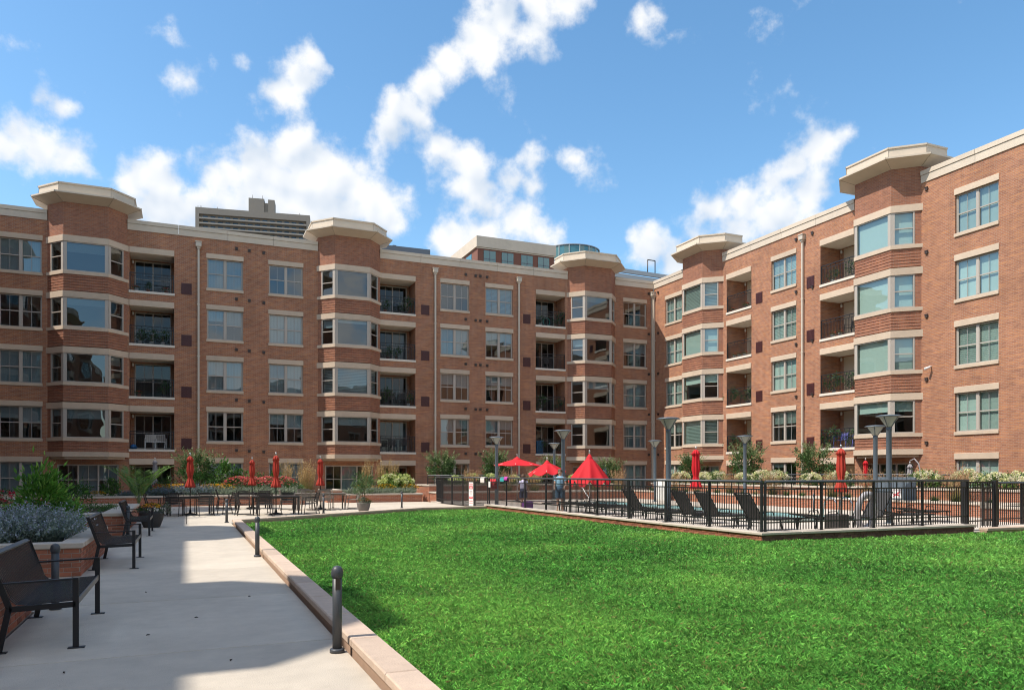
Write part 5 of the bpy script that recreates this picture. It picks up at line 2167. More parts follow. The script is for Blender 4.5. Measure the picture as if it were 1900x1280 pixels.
def spread_umbrella(label, loc, rad, rim, top, mat=RED, n=8, sag=0.12, tilt=(0, 0), drop=0.0):
    """partly or fully opened canopy: apex at top, rim at height rim"""
    root = thing('patio_umbrella', label, 'umbrella', loc, 0.3, 'opened red umbrellas by the pool')
    m = MB()
    K = 9
    N = n * 6
    i0 = 0
    for k in range(K + 1):
        t = k / K
        for j in range(N):
            a = 2 * math.pi * j / N
            f = abs(math.sin(n * a / 2))          # 0 on a rib, 1 between ribs
            r = 0.05 + (rad - 0.05) * t * (1 - 0.10 * f * t)
            z = top - 0.12 - (top - 0.12 - rim) * (t ** 1.12) - sag * f * math.sin(math.pi * t * 0.5) * (t if drop else t * (1 - 0.4 * t))
            z += tilt[0] * r * math.cos(a) + tilt[1] * r * math.sin(a)
            m.v.append((r * math.cos(a), r * math.sin(a), z))
    for k in range(K):
        for j in range(N):
            a, b = k * N + j, k * N + (j + 1) % N
            m.f.append((a, a + N, b + N, b)); m.m.append(0); m.sm.append(True)
    m.build('canopy', mat, root)
    m = MB()
    r0 = rad * 0.20
    m.lathe([(0.02, top), (r0 * 0.6, top - 0.06 - 0.25 * (top - rim) * 0.2), (r0, top - 0.09 - (top - rim) * 0.17), (r0 * 1.02, top - 0.13 - (top - rim) * 0.19)], n * 3, fn=lambda r, z, a, k: (r, z - 0.03 * abs(math.sin(n * a / 2)) * (k > 1) + tilt[0] * r * math.cos(a)))
    m.build('vent_cap', mat, root)
    m = MB()
    m.tube([(0, 0, 0), (0, 0, top + 0.05)], 0.02, 10)
    m.build('pole', SILVER, root)
    for j in range(n):
        a = 2 * math.pi * j / n
        m = MB()
        r1 = rad * 0.98
        m.tube([(0.03 * math.cos(a), 0.03 * math.sin(a), top - 0.15), (r1 * math.cos(a), r1 * math.sin(a), rim + 0.02 + tilt[0] * r1 * math.cos(a) + tilt[1] * r1 * math.sin(a))], 0.008, 5)
        m.build('rib', WHITE, root)
    m = MB()
    m.lathe([(0.0, top - 0.02), (0.03, top), (0.018, top + 0.05), (0.036, top + 0.09), (0.03, top + 0.13), (0.0, top + 0.15)], 12)
    m.build('finial', SILVER, root)
    m = MB()
    m.lathe([(0.28, 0.0), (0.28, 0.05), (0.05, 0.09), (0.0, 0.09)], 20)
    m.build('base', BLACK, root)
    return root


closed_umbrella('closed brick red umbrella at the leftmost dining table', (0.13, 31.7, 0))
closed_umbrella('closed brick red umbrella over far dark table, slimmest of the three', (2.75, 36.4, 0), top=2.28)
closed_umbrella('closed brick red umbrella over the middle dark dining table', (3.2, 30.7, 0), top=2.36)
closed_umbrella('closed brick red umbrella over the weathered wooden table', (5.45, 34.2, 0), top=2.30, rz=0.5)
closed_umbrella('closed bright red umbrella standing beside the pool', (16.75, 22.3, 0.03), RED, top=2.48, bot=1.02, fat=1.5)
closed_umbrella('closed brick red umbrella near the ring float behind front fence', (18.6, 17.5, 0.03), DRED, top=2.40, bot=1.0, fat=1.45)
closed_umbrella('small closed red umbrella on the patio under the right bay', (31.3, 27.9, 0), RED, top=2.3, bot=0.9)
closed_umbrella('closed pale grey umbrella on the patio behind the palm', (-1.6, 46.3, 0), GREYC, top=2.4, bot=0.9)
closed_umbrella('closed small blue umbrella right of the tall red one', (27.2, 46.6, 0), M('blue_canvas', (0.10, 0.20, 0.42), 0.8), top=2.35, bot=0.9)
spread_umbrella('flat open red umbrella at the far end of the pool', (16.9, 38.6, 0.03), 1.32, 2.02, 2.5, sag=0.06)
spread_umbrella('smaller half lowered red umbrella between two lamp posts', (17.0, 35.0, 0.03), 0.98, 1.62, 2.25, sag=0.16, drop=1, tilt=(0.05, -0.05))
spread_umbrella('steep half closed red umbrella just inside the long fence', (14.25, 25.6, 0.03), 0.82, 1.28, 2.32, sag=0.24, drop=1)
# cantilever parasol with its arm
root = closed_umbrella('closed grey cantilever umbrella on a curved arm by right bay', (31.1, 25.2, 0), GREYC, top=2.1, bot=0.85, name='cantilever_umbrella')
m = MB()
m.tube([(0.1, -0.5, 0), (0.1, -0.48, 1.6), (0.08, -0.4, 2.05), (0.04, -0.2, 2.28), (0, 0, 2.18)], 0.03, 8)
m.build('curved_arm', GREYC, root)

# ------------------------------------------------------------------ tables and chairs
def make_chair(mat, name='patio_chair', vertical=False):
    root = thing(name, '', 'chair', (0, 0, 0), 0.0)
    for i in range(6):
        m = MB()
        y = -0.20 + i * 0.078
        m.bev(-0.24, 0.24, y, y + 0.066, 0.425 + 0.004 * abs(i - 2.5), 0.443 + 0.004 * abs(i - 2.5), 0.004)
        m.build('seat_slat', mat, root)
    if vertical:
        for i in range(9):
            x = -0.21 + i * 0.0525
            m = MB()
            m.bar((x, 0.25, 0.47), (x, 0.33, 0.86), 0.03, 0.014, up=(0, 1, 0))
            m.build('back_slat', mat, root)
        for z, y in ((0.46, 0.245), (0.87, 0.335)):
            m = MB()
            m.bar((-0.25, y, z), (0.25, y, z), 0.03, 0.05)
            m.build('back_rail', mat, root)
    else:
        for i in range(6):
            z = 0.50 + i * 0.062
            y = 0.255 + i * 0.013
            m = MB()
            m.bar((-0.23, y, z), (0.23, y, z), 0.012, 0.048)
            m.build('back_slat', mat, root)
    for s in (-1, 1):
        x = s * 0.265
        for (y0, y1) in ((-0.27, -0.20), (0.33, 0.22)):
            m = MB()
            m.bar((x, y0, 0.0), (x, y1, 0.64 if y0 < 0 else 0.50), 0.026, 0.03)
            m.build('leg', mat, root)
        m = MB()
        m.bar((x, 0.22, 0.44), (x, 0.345, 0.885), 0.026, 0.03)
        m.build('back_post', mat, root)
        m = MB()
        m.bar((x, -0.24, 0.648), (x, 0.285, 0.662), 0.045, 0.02)
        m.build('armrest', mat, root)
        m = MB()
        m.bar((x, -0.27, 0.05), (x, 0.325, 0.05), 0.02, 0.022)
        m.build('stretcher', mat, root)
    return root


def make_table(label, loc, rz, lx, ly, mat, slats=False):
    root = thing('dining_table', label, 'table', loc, rz)
    if slats:
        n = 9
        for i in range(n):
            y = -ly / 2 + i * ly / n
            m = MB()
            m.bev(-lx / 2, lx / 2, y + 0.006, y + ly / n - 0.006, 0.70, 0.73, 0.004)
            m.build('top_slat', mat, root)
    else:
        m = MB()
        m.bev(-lx / 2, lx / 2, -ly / 2, ly / 2, 0.705, 0.725, 0.006)
        m.build('table_top', mat, root)
    m = MB()
    for a, b in (((-lx / 2 + .06, -ly / 2 + .06), (lx / 2 - .06, -ly / 2 + .06)), ((-lx / 2 + .06, ly / 2 - .06), (lx / 2 - .06, ly / 2 - .06)), ((-lx / 2 + .06, -ly / 2 + .06), (-lx / 2 + .06, ly / 2 - .06)), ((lx / 2 - .06, -ly / 2 + .06), (lx / 2 - .06, ly / 2 - .06))):
        m.bar((*a, 0.67), (*b, 0.67), 0.022, 0.055)
    m.build('apron', mat, root)
    for sx in (-1, 1):
        for sy in (-1, 1):
            m = MB()
            x, y = sx * (lx / 2 - 0.08), sy * (ly / 2 - 0.08)
            m.bev(x - 0.025, x + 0.025, y - 0.025, y + 0.025, 0, 0.66, 0.003)
            m.build('leg', mat, root)
    return root


FURN = M('dark_bronze_furniture', (0.030, 0.027, 0.026), 0.45, rnd=0.15)
make_table('dark metal dining table under the leftmost red umbrella', (0.13, 31.7, 0), 0.15, 1.7, 1.0, FURN)
make_table('dark metal dining table under the middle red umbrella', (3.2, 30.7, 0), 0.1, 1.7, 1.0, FURN)
make_table('dark metal dining table farthest back near the catmint', (2.75, 36.4, 0), 0.1, 1.5, 1.0, FURN)
make_table('weathered teak dining table with slatted top', (5.45, 34.2, 0), -0.05, 2.2, 1.0, WOOD, True)
ch = make_chair(FURN)
spots = [((-0.45, 30.95), 2.9, 'dark slatted chair, front left of the leftmost table'), ((0.65, 31.0), 3.3, 'dark slatted chair, front right of the leftmost table'),
         ((-1.15, 31.75), 1.5, 'dark slatted chair at left end of the leftmost table'), ((1.45, 31.6), -1.25, 'dark slatted chair at right end of the leftmost table'),
         ((-0.35, 32.5), 0.1, 'dark slatted chair, back left of the leftmost table'), ((0.6, 32.5), -0.15, 'dark slatted chair, back right of the leftmost table'),
         ((2.75, 29.85), 2.95, 'dark slatted chair, front left of the middle table'), ((2.05, 30.6), 1.7, 'dark slatted chair at left end of the middle table'),
         ((4.45, 30.5), -1.5, 'dark slatted chair at right end of the middle table'), ((2.75, 31.5), 0.1, 'dark slatted chair, back left of the middle table'),
         ((3.75, 31.5), -0.1, 'dark slatted chair, back right of the middle table'), ((2.3, 35.6), 3.1, 'dark slatted chair in front of the farthest dark table'),
         ((1.55, 36.4), 1.6, 'dark slatted chair left of the farthest dark table'), ((3.25, 35.65), 3.0, 'dark slatted chair, front right of the farthest dark table')]
for i, ((x, y), rz, lab) in enumerate(spots):
    if i == 0:
        ch.location = (x, y, 0)
        ch.rotation_euler = (0, 0, rz)
        tag(ch, lab, 'chair', 'dark slatted patio chairs')
    else:
        copy_thing(ch, (x, y, 0), rz, lab, 'dark slatted patio chairs')
wc = make_chair(WOOD, 'teak_chair', True)
spots = [((4.75, 33.35), 3.14, 'weathered teak chair, front left of the wooden table'), ((5.45, 33.4), 3.1, 'weathered teak chair, front middle of the wooden table'),
         ((6.85, 34.1), -1.55, 'weathered teak chair at right end of the wooden table'), ((4.05, 34.3), 1.6, 'weathered teak chair at left end of the wooden table'),
         ((4.9, 35.1), 0.05, 'weathered teak chair, back left of the wooden table'), ((5.9, 35.1), -0.05, 'weathered teak chair, back right of the wooden table')]
for i, ((x, y), rz, lab) in enumerate(spots):
    if i == 0:
        wc.location = (x, y, 0)
        wc.rotation_euler = (0, 0, rz)
        tag(wc, lab, 'chair', 'weathered teak chairs')
    else:
        copy_thing(wc, (x, y, 0), rz, lab, 'weathered teak chairs')

# ------------------------------------------------------------------ loungers
SLING = M('black_sling', (0.035, 0.034, 0.036), 0.75, var=0.1, vscale=30)


def make_lounger(back=55, name='sun_lounger'):
    """head at -x, feet towards +x"""
    root = thing(name, '', 'sun lounger', (0, 0, 0), 0.0)
    c, s = math.cos(R(back)), math.sin(R(back))
    m = MB()
    pts = [(0.0, 0.34), (0.5, 0.33), (0.9, 0.345), (1.3, 0.33)]
    for a, b in zip(pts[:-1], pts[1:]):
        m.bar((a[0], 0, a[1]), (b[0], 0, b[1]), 0.58, 0.016)
    m.build('seat_sling', SLING, root)
    m = MB()
    m.bar((-0.02, 0, 0.35), (-0.02 - 0.78 * c, 0, 0.35 + 0.78 * s), 0.56, 0.016)
    m.build('back_sling', SLING, root)
    for sg in (-1, 1):
        y = sg * 0.31
        m = MB()
        for a, b in zip(pts[:-1], pts[1:]):
            m.bar((a[0], y, a[1] - 0.01), (b[0], y, b[1] - 0.01), 0.03, 0.05)
        m.bar((-0.55, y, 0.33), (0.0, y, 0.33), 0.03, 0.045)
        m.build('side_rail', BLACK, root)
        m = MB()
        m.bar((-0.02, y, 0.35), (-0.02 - 0.82 * c, y, 0.35 + 0.82 * s), 0.03, 0.04)
        m.build('back_rail', BLACK, root)
        for x0, x1 in ((-0.45, -0.5), (1.1, 1.16)):
            m = MB()
            m.bar((x0, y, 0.32), (x1, y, 0.0), 0.03, 0.035)
            m.build('leg', BLACK, root)
        m = MB()
        m.tube([(-0.1, y * 1.04, 0.36), (0.0, y * 1.06, 0.52), (0.3, y * 1.06, 0.53), (0.38, y * 1.04, 0.35)], 0.014, 6)
        m.build('armrest', BLACK, root)
    m = MB()
    m.bar((-0.02 - 0.82 * c, -0.31, 0.35 + 0.82 * s), (-0.02 - 0.82 * c, 0.31, 0.35 + 0.82 * s), 0.03, 0.03)
    m.build('head_bar', BLACK, root)
    return root


lg = make_lounger(57)
LS = [((14.15, 22.0), 0.0, 'black lounger with raised back, left of the tall lamp post'), ((14.4, 19.5), 0.05, 'black lounger with raised back, just right of tall lamp post'),
      ((14.3, 18.2), 0.0, 'black lounger with raised back, middle of the right three'), ((14.3, 16.4), -0.04, 'black lounger with raised back nearest the lawn corner'),
      ((18.2, 16.0), 3.2, 'black lounger with raised back beside the ring float')]
for i, ((x, y), rz, lab) in enumerate(LS):
    if i == 0:
        lg.location = (x, y, 0.03)
        tag(lg, lab, 'sun lounger', 'black loungers by the pool')
    else:
        copy_thing(lg, (x, y, 0.03), rz, lab, 'black loungers by the pool')
lf = make_lounger(8)
LS = [((16.1, 15.9), 0.05, 'black lounger lying flat left of the ring float'), ((19.6, 16.4), 0.0, 'black lounger lying flat under rightmost lamp post'), ((21.8, 17.4), 0.1, 'black lounger lying flat nearest the gate'),
      ((14.3, 24.0), 0.05, 'black lounger lying flat in front of the steep red umbrella'), ((14.4, 27.2), 0.0, 'black lounger lying flat farthest along the long fence'),
      ((14.3, 20.75), 0.02, 'black lounger lying flat behind the tall lamp post'), ((14.35, 25.5), 0.0, 'black lounger lying flat under the steep red umbrella')]
for i, ((x, y), rz, lab) in enumerate(LS):
    if i == 0:
        lf.location = (x, y, 0.03)
        lf.rotation_euler = (0, 0, rz)
        tag(lf, lab, 'sun lounger', 'flat loungers by the pool')
    else:
        copy_thing(lf, (x, y, 0.03), rz, lab, 'flat loungers by the pool')

# ------------------------------------------------------------------ pots and bowls
POTM = M('dark_stone_pot', (0.045, 0.043, 0.043), 0.7, var=0.3, vscale=25)
BEGON = p_flowers(0.30, 0.26, 420, (0.05, 0.11, 0.025), [(0.72, 0.40, 0.03), (0.70, 0.22, 0.02), (0.75, 0.5, 0.05)], 70, 0.04)
TRAIL = p_shrub(0.26, 0.20, 420, 0.05, 0.035, (0.17, 0.20, 0.15), 16, None, -0.05, 3)
OLEA = p_shrub(0.40, 0.40, 900, 0.13, 0.03, (0.09, 0.16, 0.06), 26, (0.16, 0.25, 0.09), 0.55, 5)


def bowl(name, label, loc, r, h, mat=POTM):
    root = thing(name, label, 'plant pot', loc)
    m = MB()
    m.lathe([(r * 0.62, 0.0), (r * 0.68, 0.02), (r * 0.93, h * 0.55), (r, h * 0.9), (r * 1.02, h), (r * 0.93, h), (r * 0.88, h - 0.06), (0.0, h - 0.06)], 28)
    m.build('pot_body', mat, root)
    m = MB()
    m.lathe([(r * 0.87, h - 0.055), (0, h - 0.05)], 20)
    m.build('soil', SOIL, root)
    return root


bowl('flower_bowl', 'dark stone bowl of orange and yellow flowers by third bench', (-0.95, 24.9, 0), 0.34, 0.46)
plant(BEGON, 'bedding_flowers', 'orange and yellow flowers filling the dark stone bowl', 'flowers', (-0.95, 24.9, 0.42), 1.0)
plant(TRAIL, 'trailing_plant', 'grey green plant trailing over right rim of the bowl', 'plant', (-0.62, 24.8, 0.40), 0.75)
bowl('palm_pot', 'dark reddish pot holding the tall palm', (-1.55, 29.8, 0), 0.24, 0.46, M('terracotta_dark', (0.16, 0.05, 0.035), 0.7))
plant(p_palm(1.9, 9, 1.75), 'potted_palm', 'arching green palm in a pot beyond the third bench', 'palm', (-1.55, 29.8, 0.42), 1.0)
bowl('speckled_pot', 'speckled grey pot standing alone on the sunny patio', (6.75, 31.3, 0), 0.28, 0.40, M('speckled_stone', (0.17, 0.155, 0.145), 0.8, var=0.6, vscale=45))
plant(OLEA, 'oleander', 'upright pale green oleander in the speckled pot', 'plant', (6.75, 31.3, 0.34), 0.9)
plant(BEGON, 'bedding_flowers', 'orange flowers round the foot of the potted oleander', 'flowers', (6.78, 31.32, 0.36), 0.75)
plant(TRAIL, 'trailing_plant', 'silver leaves spilling over the speckled pot', 'plant', (6.72, 31.1, 0.34), 0.8)

# ------------------------------------------------------------------ pool sign, notices, towels
sg = thing('pool_sign', 'tall white sign with red bands on the pool fence', 'sign', (12.40, 33.75, 0.06), R(-68))
m = MB()
m.bev(-0.15, 0.15, -0.012, 0.0, 0.0, 1.12, 0.003)
m.build('board', M('sign_white', (0.80, 0.78, 0.76), 0.5), sg)
SR = M('sign_red', (0.62, 0.05, 0.07), 0.5)
SP = M('sign_pink', (0.72, 0.36, 0.36), 0.5)
for z0, z1, mt in ((0.99, 1.07, SP), (0.80, 0.95, SR), (0.34, 0.45, SR), (0.20, 0.26, SP), (0.11, 0.15, SP)):
    m = MB()
    m.box(-0.125, 0.125, -0.0155, -0.012, z0, z1)
    m.build('red_band', mt, sg)
for z, w in ((0.90, 0.08), (0.85, 0.08), (0.70, 0.10), (0.64, 0.10), (0.58, 0.06), (0.40, 0.09)):
    m = MB()
    m.box(-w, w, -0.018, -0.0125, z - 0.012, z + 0.012)
    m.build('text_line', WHITE if z in (0.90, 0.85, 0.40) else M('sign_text', (0.45, 0.38, 0.40), 0.6), sg)
nt = thing('no_diving_sign', 'small white notice with red mark beyond the front fence', 'sign', (25.85, 21.55, 0.62), R(-55))
m = MB()
m.bev(-0.2, 0.2, -0.01, 0.0, 0.0, 0.36, 0.002)
m.build('board', M('sign_white', (0.80, 0.78, 0.76), 0.5), nt)
m = MB()
m.box(-0.16, 0.16, -0.013, -0.0101, 0.30, 0.33)
m.build('text_line', M('sign_text', (0.45, 0.38, 0.40), 0.6), nt)
m = MB()
m.bar((-0.12, -0.012, 0.06), (0.12, -0.012, 0.26), 0.004, 0.045)
m.bar((-0.12, -0.014, 0.17), (0.12, -0.014, 0.10), 0.004, 0.04)
m.build('red_mark', SR, nt)
# ribbed slate bin enclosure behind the notice
be = thing('equipment_screen', 'slate blue slatted equipment screen behind the white notice', 'screen', (26.2, 21.9, 0.5), R(-90))
for i in range(9):
    m = MB()
    m.bev(-0.85 + i * 0.2, -0.67 + i * 0.2, -0.03, 0.03, 0, 0.95, 0.006)
    m.build('slat', LAMPM, be)


def drape(name, label, loc, rz, w, l, mat, cat='towel'):
    """cloth folded over the fence rail, wavy hem"""
    m = MB()
    N, K = 10, 10
    pts = []
    for k in range(K + 1):
        t = k / K
        for i in range(N + 1):
            x = -w / 2 + w * i / N
            wav = 0.012 * math.sin(i * 1.9 + k * 0.5)
            if t < 0.5:
                y, z = -0.045 - 0.02 * (0.5 - t) + wav * (1 - 2 * t), -l * (0.5 - t) * 2
            else:
                y, z = 0.045 + wav * (2 * t - 1), -l * 0.7 * (t - 0.5) * 2
            if abs(t - 0.5) < 0.06:
                y, z = 0, 0.045
            pts.append((x, y, z))
    m.v = pts
    for k in range(K):
        for i in range(N):
            a = k * (N + 1) + i
            m.f.append((a, a + 1, a + N + 2, a + N + 1)); m.m.append(0); m.sm.append(True)
    o = m.build(name, mat, None, loc, rz)
    sm = o.modifiers.new('thick', 'SOLIDIFY')
    sm.thickness = 0.012
    return tag(o, label, cat)


FR = 0.215 + 1.19
drape('beach_towel', 'off white towel hung over fence right of the tall sign', (12.52, 32.5, 1.40), R(90), 0.5, 0.34, M('towel_white', (0.66, 0.62, 0.58), 0.95))
drape('beach_towel', 'teal towel hung over the long pool fence', (12.52, 30.15, FR), R(90), 0.42, 0.24, M('towel_teal', (0.04, 0.36, 0.38), 0.95))
drape('beach_towel', 'magenta towel heaped beside the teal towel', (12.52, 29.75, FR + 0.012), R(90), 0.36, 0.16, M('towel_magenta', (0.50, 0.06, 0.36), 0.95))
drape('lifeguard_bag', 'red cloth bag hanging inside fence near the sign', (12.78, 31.9, 1.30), R(90), 0.75, 0.40, M('bag_red', (0.52, 0.02, 0.03), 0.8), 'bag')
m = MB()
m.bev(-0.11, 0.11, -0.012, 0.0, 0.0, 0.26, 0.003)
o = m.build('fence_notice', WHITE, None, (12.47, 31.55, 0.98), R(-90))
tag(o, 'small white notice card on fence beside the red bag', 'sign')

# ring float leaning on the front fence
m = MB()
N, K = 32, 12
for i in range(N):
    a = 2 * math.pi * i / N
    for k in range(K):
        b = 2 * math.pi * k / K
        rr = 0.085 + 0.006 * math.sin(7 * a)
        x = (0.24 + rr * math.cos(b)) * math.cos(a)
        z = (0.47 + rr * math.cos(b)) * math.sin(a) + 0.56
        m.v.append((x, rr * math.sin(b), z))
for i in range(N):
    for k in range(K):
        a, b = i * K + k, i * K + (k + 1) % K
        c, d = ((i + 1) % N) * K + (k + 1) % K, ((i + 1) % N) * K + k
        m.f.append((a, b, c, d)); m.m.append(0); m.sm.append(True)
o = m.build('ring_float', M('pale_vinyl', (0.36, 0.35, 0.37), 0.35, var=0.15, vscale=6), None, (16.9, 15.1, 0.03), 0.0)
o.rotation_euler = (R(10), 0, R(-20))
tag(o, 'pale grey oval ring float leaning inside the front fence', 'pool float')

# pool rails and white pool posts
for i, (x, y) in enumerate(((20.0, 19.0), (20.7, 19.0))):
    m = MB()
    m.tube([(0, 0, 0.0), (0, 0, 0.55), (0, 0.12, 0.72), (0, 0.35, 0.75), (0, 0.52, 0.62), (0, 0.6, 0.1)], 0.022, 10)
    o = m.build('grab_rail', M('chrome', (0.7, 0.7, 0.72), 0.2, metal=1.0), None, (x, y, 0.03))
    tag(o, ('left', 'right')[i] + ' chrome grab rail at the near end of pool', 'hand rail', 'pool grab rails')
m = MB()
m.tube([(0, 0, 0), (-0.35, 0.9, 1.15)], 0.02, 8)
o = m.build('pool_pole', M('striped_white', (0.75, 0.75, 0.75), 0.5), None, (15.2, 26.6, 0.03))
tag(o, 'white cleaning pole leaning behind the steep red umbrella', 'pole')
cb = thing('storage_cabinet', 'white upright cabinet with vertical ribs across the pool', 'cabinet', (25.6, 37.2, 0.03), R(-90))
m = MB()
m.bev(-0.45, 0.45, -0.2, 0.2, 0, 1.25, 0.01)
m.build('carcass', WHITE, cb)
for i in range(4):
    m = MB()
    m.box(-0.40 + i * 0.21, -0.24 + i * 0.21, -0.215, -0.2, 0.06, 1.2)
    m.build('rib', WHITE, cb)
m = MB()
m.bev(-0.22, 0.22, -0.22, 0.22, 0, 0.48, 0.02)
o = m.build('side_table', FURN, None, (16.0, 15.2, 0.03), 0.2)
tag(o, 'low dark side table between loungers near front fence', 'side table')
# toys by the fence
m = MB()
m.lathe([(0.0, 0.0), (0.16, 0.0), (0.18, 0.14), (0.17, 0.15), (0.0, 0.15)], 16)
o = m.build('toy_bucket', M('toy_yellow', (0.75, 0.42, 0.02), 0.5), None, (13.0, 25.9, 0.03))
tag(o, 'yellow and orange pool toy on deck inside the long fence', 'toy')
m = MB()
m.bev(-0.22, 0.22, -0.12, 0.12, 0, 0.42, 0.05)
o = m.build('swim_bag', M('bag_purple', (0.22, 0.05, 0.32), 0.8), None, (12.9, 28.4, 0.03), 0.3)
tag(o, 'purple swim bag on the deck behind the fence', 'bag')

# ------------------------------------------------------------------ people by the pool
SKIN = M('skin', (0.50, 0.30, 0.21), 0.6)
HAIR = M('brown_hair', (0.10, 0.055, 0.03), 0.7)


def person(label, loc, rz, scale, shirt, shorts, arm_up=0.2, hairmat=HAIR):
    """standing figure grown from a skeleton of joints; clothes and hair are children"""
    J = {'pelvis': (0, 0, 0.95, .13), 'waist': (0, 0, 1.10, .12), 'chest': (0, 0.0, 1.32, .145), 'neck': (0, 0, 1.48, .055), 'chin': (0, -0.01, 1.56, .06),
         'head': (0, -0.015, 1.65, .092), 'crown': (0, 0, 1.72, .07)}
    E_ = [('pelvis', 'waist'), ('waist', 'chest'), ('chest', 'neck'), ('neck', 'chin'), ('chin', 'head'), ('head', 'crown')]
    for s, n in ((-1, 'l'), (1, 'r')):
        J['sh' + n] = (s * 0.17, 0, 1.42, .058)
        J['el' + n] = (s * 0.235, 0.03 - arm_up * 0.1, 1.14, .042)
        J['wr' + n] = (s * 0.22, -0.12 - arm_up * 0.3, 0.94 + arm_up * 0.2, .030)
        J['ha' + n] = (s * 0.21, -0.16 - arm_up * 0.33, 0.87 + arm_up * 0.2, .034)
        J['fi' + n] = (s * 0.20, -0.19 - arm_up * 0.35, 0.80 + arm_up * 0.2, .016)
        J['th' + n] = (s * 0.165, -0.20 - arm_up * 0.33, 0.86 + arm_up * 0.2, .012)
        J['hp' + n] = (s * 0.095, 0, 0.90, .098)
        J['kn' + n] = (s * 0.105, -0.02 * s, 0.49, .062)
        J['an' + n] = (s * 0.11, 0.02 * s, 0.09, .042)
        J['to' + n] = (s * 0.125, 0.02 * s - 0.15, 0.03, .030)
        E_ += [('chest', 'sh' + n), ('sh' + n, 'el' + n), ('el' + n, 'wr' + n), ('wr' + n, 'ha' + n), ('ha' + n, 'fi' + n), ('ha' + n, 'th' + n),
               ('pelvis', 'hp' + n), ('hp' + n, 'kn' + n), ('kn' + n, 'an' + n), ('an' + n, 'to' + n)]
    keys = list(J)
    me = bpy.data.meshes.new('person')
    me.from_pydata([J[k][:3] for k in keys], [(keys.index(a), keys.index(b)) for a, b in E_], [])
    me.materials.append(SKIN)
    root = place('person', me, None, loc, rz, scale)
    tag(root, label, 'person', None)
    sk = root.modifiers.new('skin', 'SKIN')
    sk.use_smooth_shade = True
    lay = me.skin_vertices[0].data if me.skin_vertices else None
    if lay is None:
        return root
    for i, k in enumerate(keys):
        r = J[k][3]
        lay[i].radius = (r, r * (0.72 if k in ('chest', 'waist', 'pelvis') else 1.0))
        lay[i].use_root = (k == 'pelvis')
    sb = root.modifiers.new('sub', 'SUBSURF')
    sb.levels = sb.render_levels = 2
    m = MB()
    m.lathe([(0.19, 1.0), (0.18, 1.1), (0.20, 1.3), (0.205, 1.40), (0.13, 1.475), (0.075, 1.49)], 20, fn=lambda r, z, a, k: r * (1 - 0.28 * abs(math.sin(a))))
    m.build('shirt', shirt, root)
    for s in (-1, 1):
        m = MB()
        m.tube([(s * 0.16, 0, 1.43), (s * 0.205, 0.012, 1.29)], [0.075, 0.078], 10, cap=False)
        m.build('sleeve', shirt, root)
    m = MB()
    m.lathe([(0.185, 0.84), (0.19, 0.95), (0.185, 1.05)], 20, fn=lambda r, z, a, k: r * (1 - 0.25 * abs(math.sin(a))))
    for s in (-1, 1):
        m.tube([(s * 0.095, 0, 0.90), (s * 0.105, -0.01 * s, 0.56)], [0.12, 0.105], 12, cap=False)
    m.build('shorts', shorts, root)
    m = MB()
    m.lathe([(0.088, 1.60), (0.108, 1.66), (0.104, 1.72), (0.07, 1.775), (0.0, 1.795)], 16, c=(0, 0.018), fn=lambda r, z, a, k: r * (0.86 if math.sin(a) < -0.3 and k < 2 else 1.0))
    m.build('hair', hairmat, root)
    for s in (-1, 1):
        m = MB()
        m.lathe([(0.0, -0.012), (0.012, -0.006), (0.014, 0), (0.012, 0.006), (0.0, 0.012)], 8)
        m.build('eye', M('eye_dark', (0.03, 0.02, 0.02), 0.3), root, (s * 0.034, -0.093, 1.655))
    m = MB()
    m.poly([(-0.013, -0.095, 1.615), (0.013, -0.095, 1.615), (0, -0.122, 1.622)])
    m.poly([(0.013, -0.095, 1.615), (0, -0.09, 1.66), (0, -0.122, 1.622)])
    m.poly([(0, -0.09, 1.66), (-0.013, -0.095, 1.615), (0, -0.122, 1.622)])
    m.build('nose', SKIN, root)
    m = MB()
    m.box(-0.022, 0.022, -0.094, -0.086, 1.584, 1.592)
    m.build('mouth', M('lips', (0.36, 0.13, 0.11), 0.5), root)
    return root


person('child in lilac top standing behind the long fence', (13.7, 30.6, 0.03), 2.2, 0.86, M('lilac_shirt', (0.50, 0.48, 0.66), 0.9), M('navy_shorts', (0.03, 0.035, 0.08), 0.9))
person('person in pale blue patterned clothes behind fence between lamp posts', (14.2, 28.0, 0.03), -0.6, 0.98, M('blue_print', (0.22, 0.42, 0.56), 0.9, var=0.6, vscale=14), M('blue_shorts', (0.05, 0.12, 0.20), 0.9), 0.5)

# ------------------------------------------------------------------ things on the balconies
GERAN = p_flowers(0.20, 0.22, 160, (0.05, 0.12, 0.03), [(0.62, 0.03, 0.03), (0.7, 0.1, 0.06)], 26, 0.035)
SMALLP = p_shrub(0.26, 0.30, 300, 0.10, 0.045, (0.035, 0.10, 0.03), 14, None, 0.1, 4)


def pot_plant(proto, label, loc, scale=1.0, col=(0.30, 0.10, 0.05), name='potted_plant'):
    root = thing(name, label, 'potted plant', loc)
    m = MB()
    m.lathe([(0.085, 0.0), (0.12, 0.17), (0.13, 0.19), (0.11, 0.19), (0.0, 0.17)], 14)
    m.build('pot', M('pot_%d' % int(col[0] * 100), col, 0.7), root)
    for part, me in proto.items():
        place(part, me, root, (0, 0, 0.16), scale=scale)
    return root


def onleft(s, y, k):
    return (s, 49.2 + y, FLOOR[k])


def onright(s, y, k):          # s measured as Y on the sunlit wing
    return (33.0 + y, s, FLOOR[k])


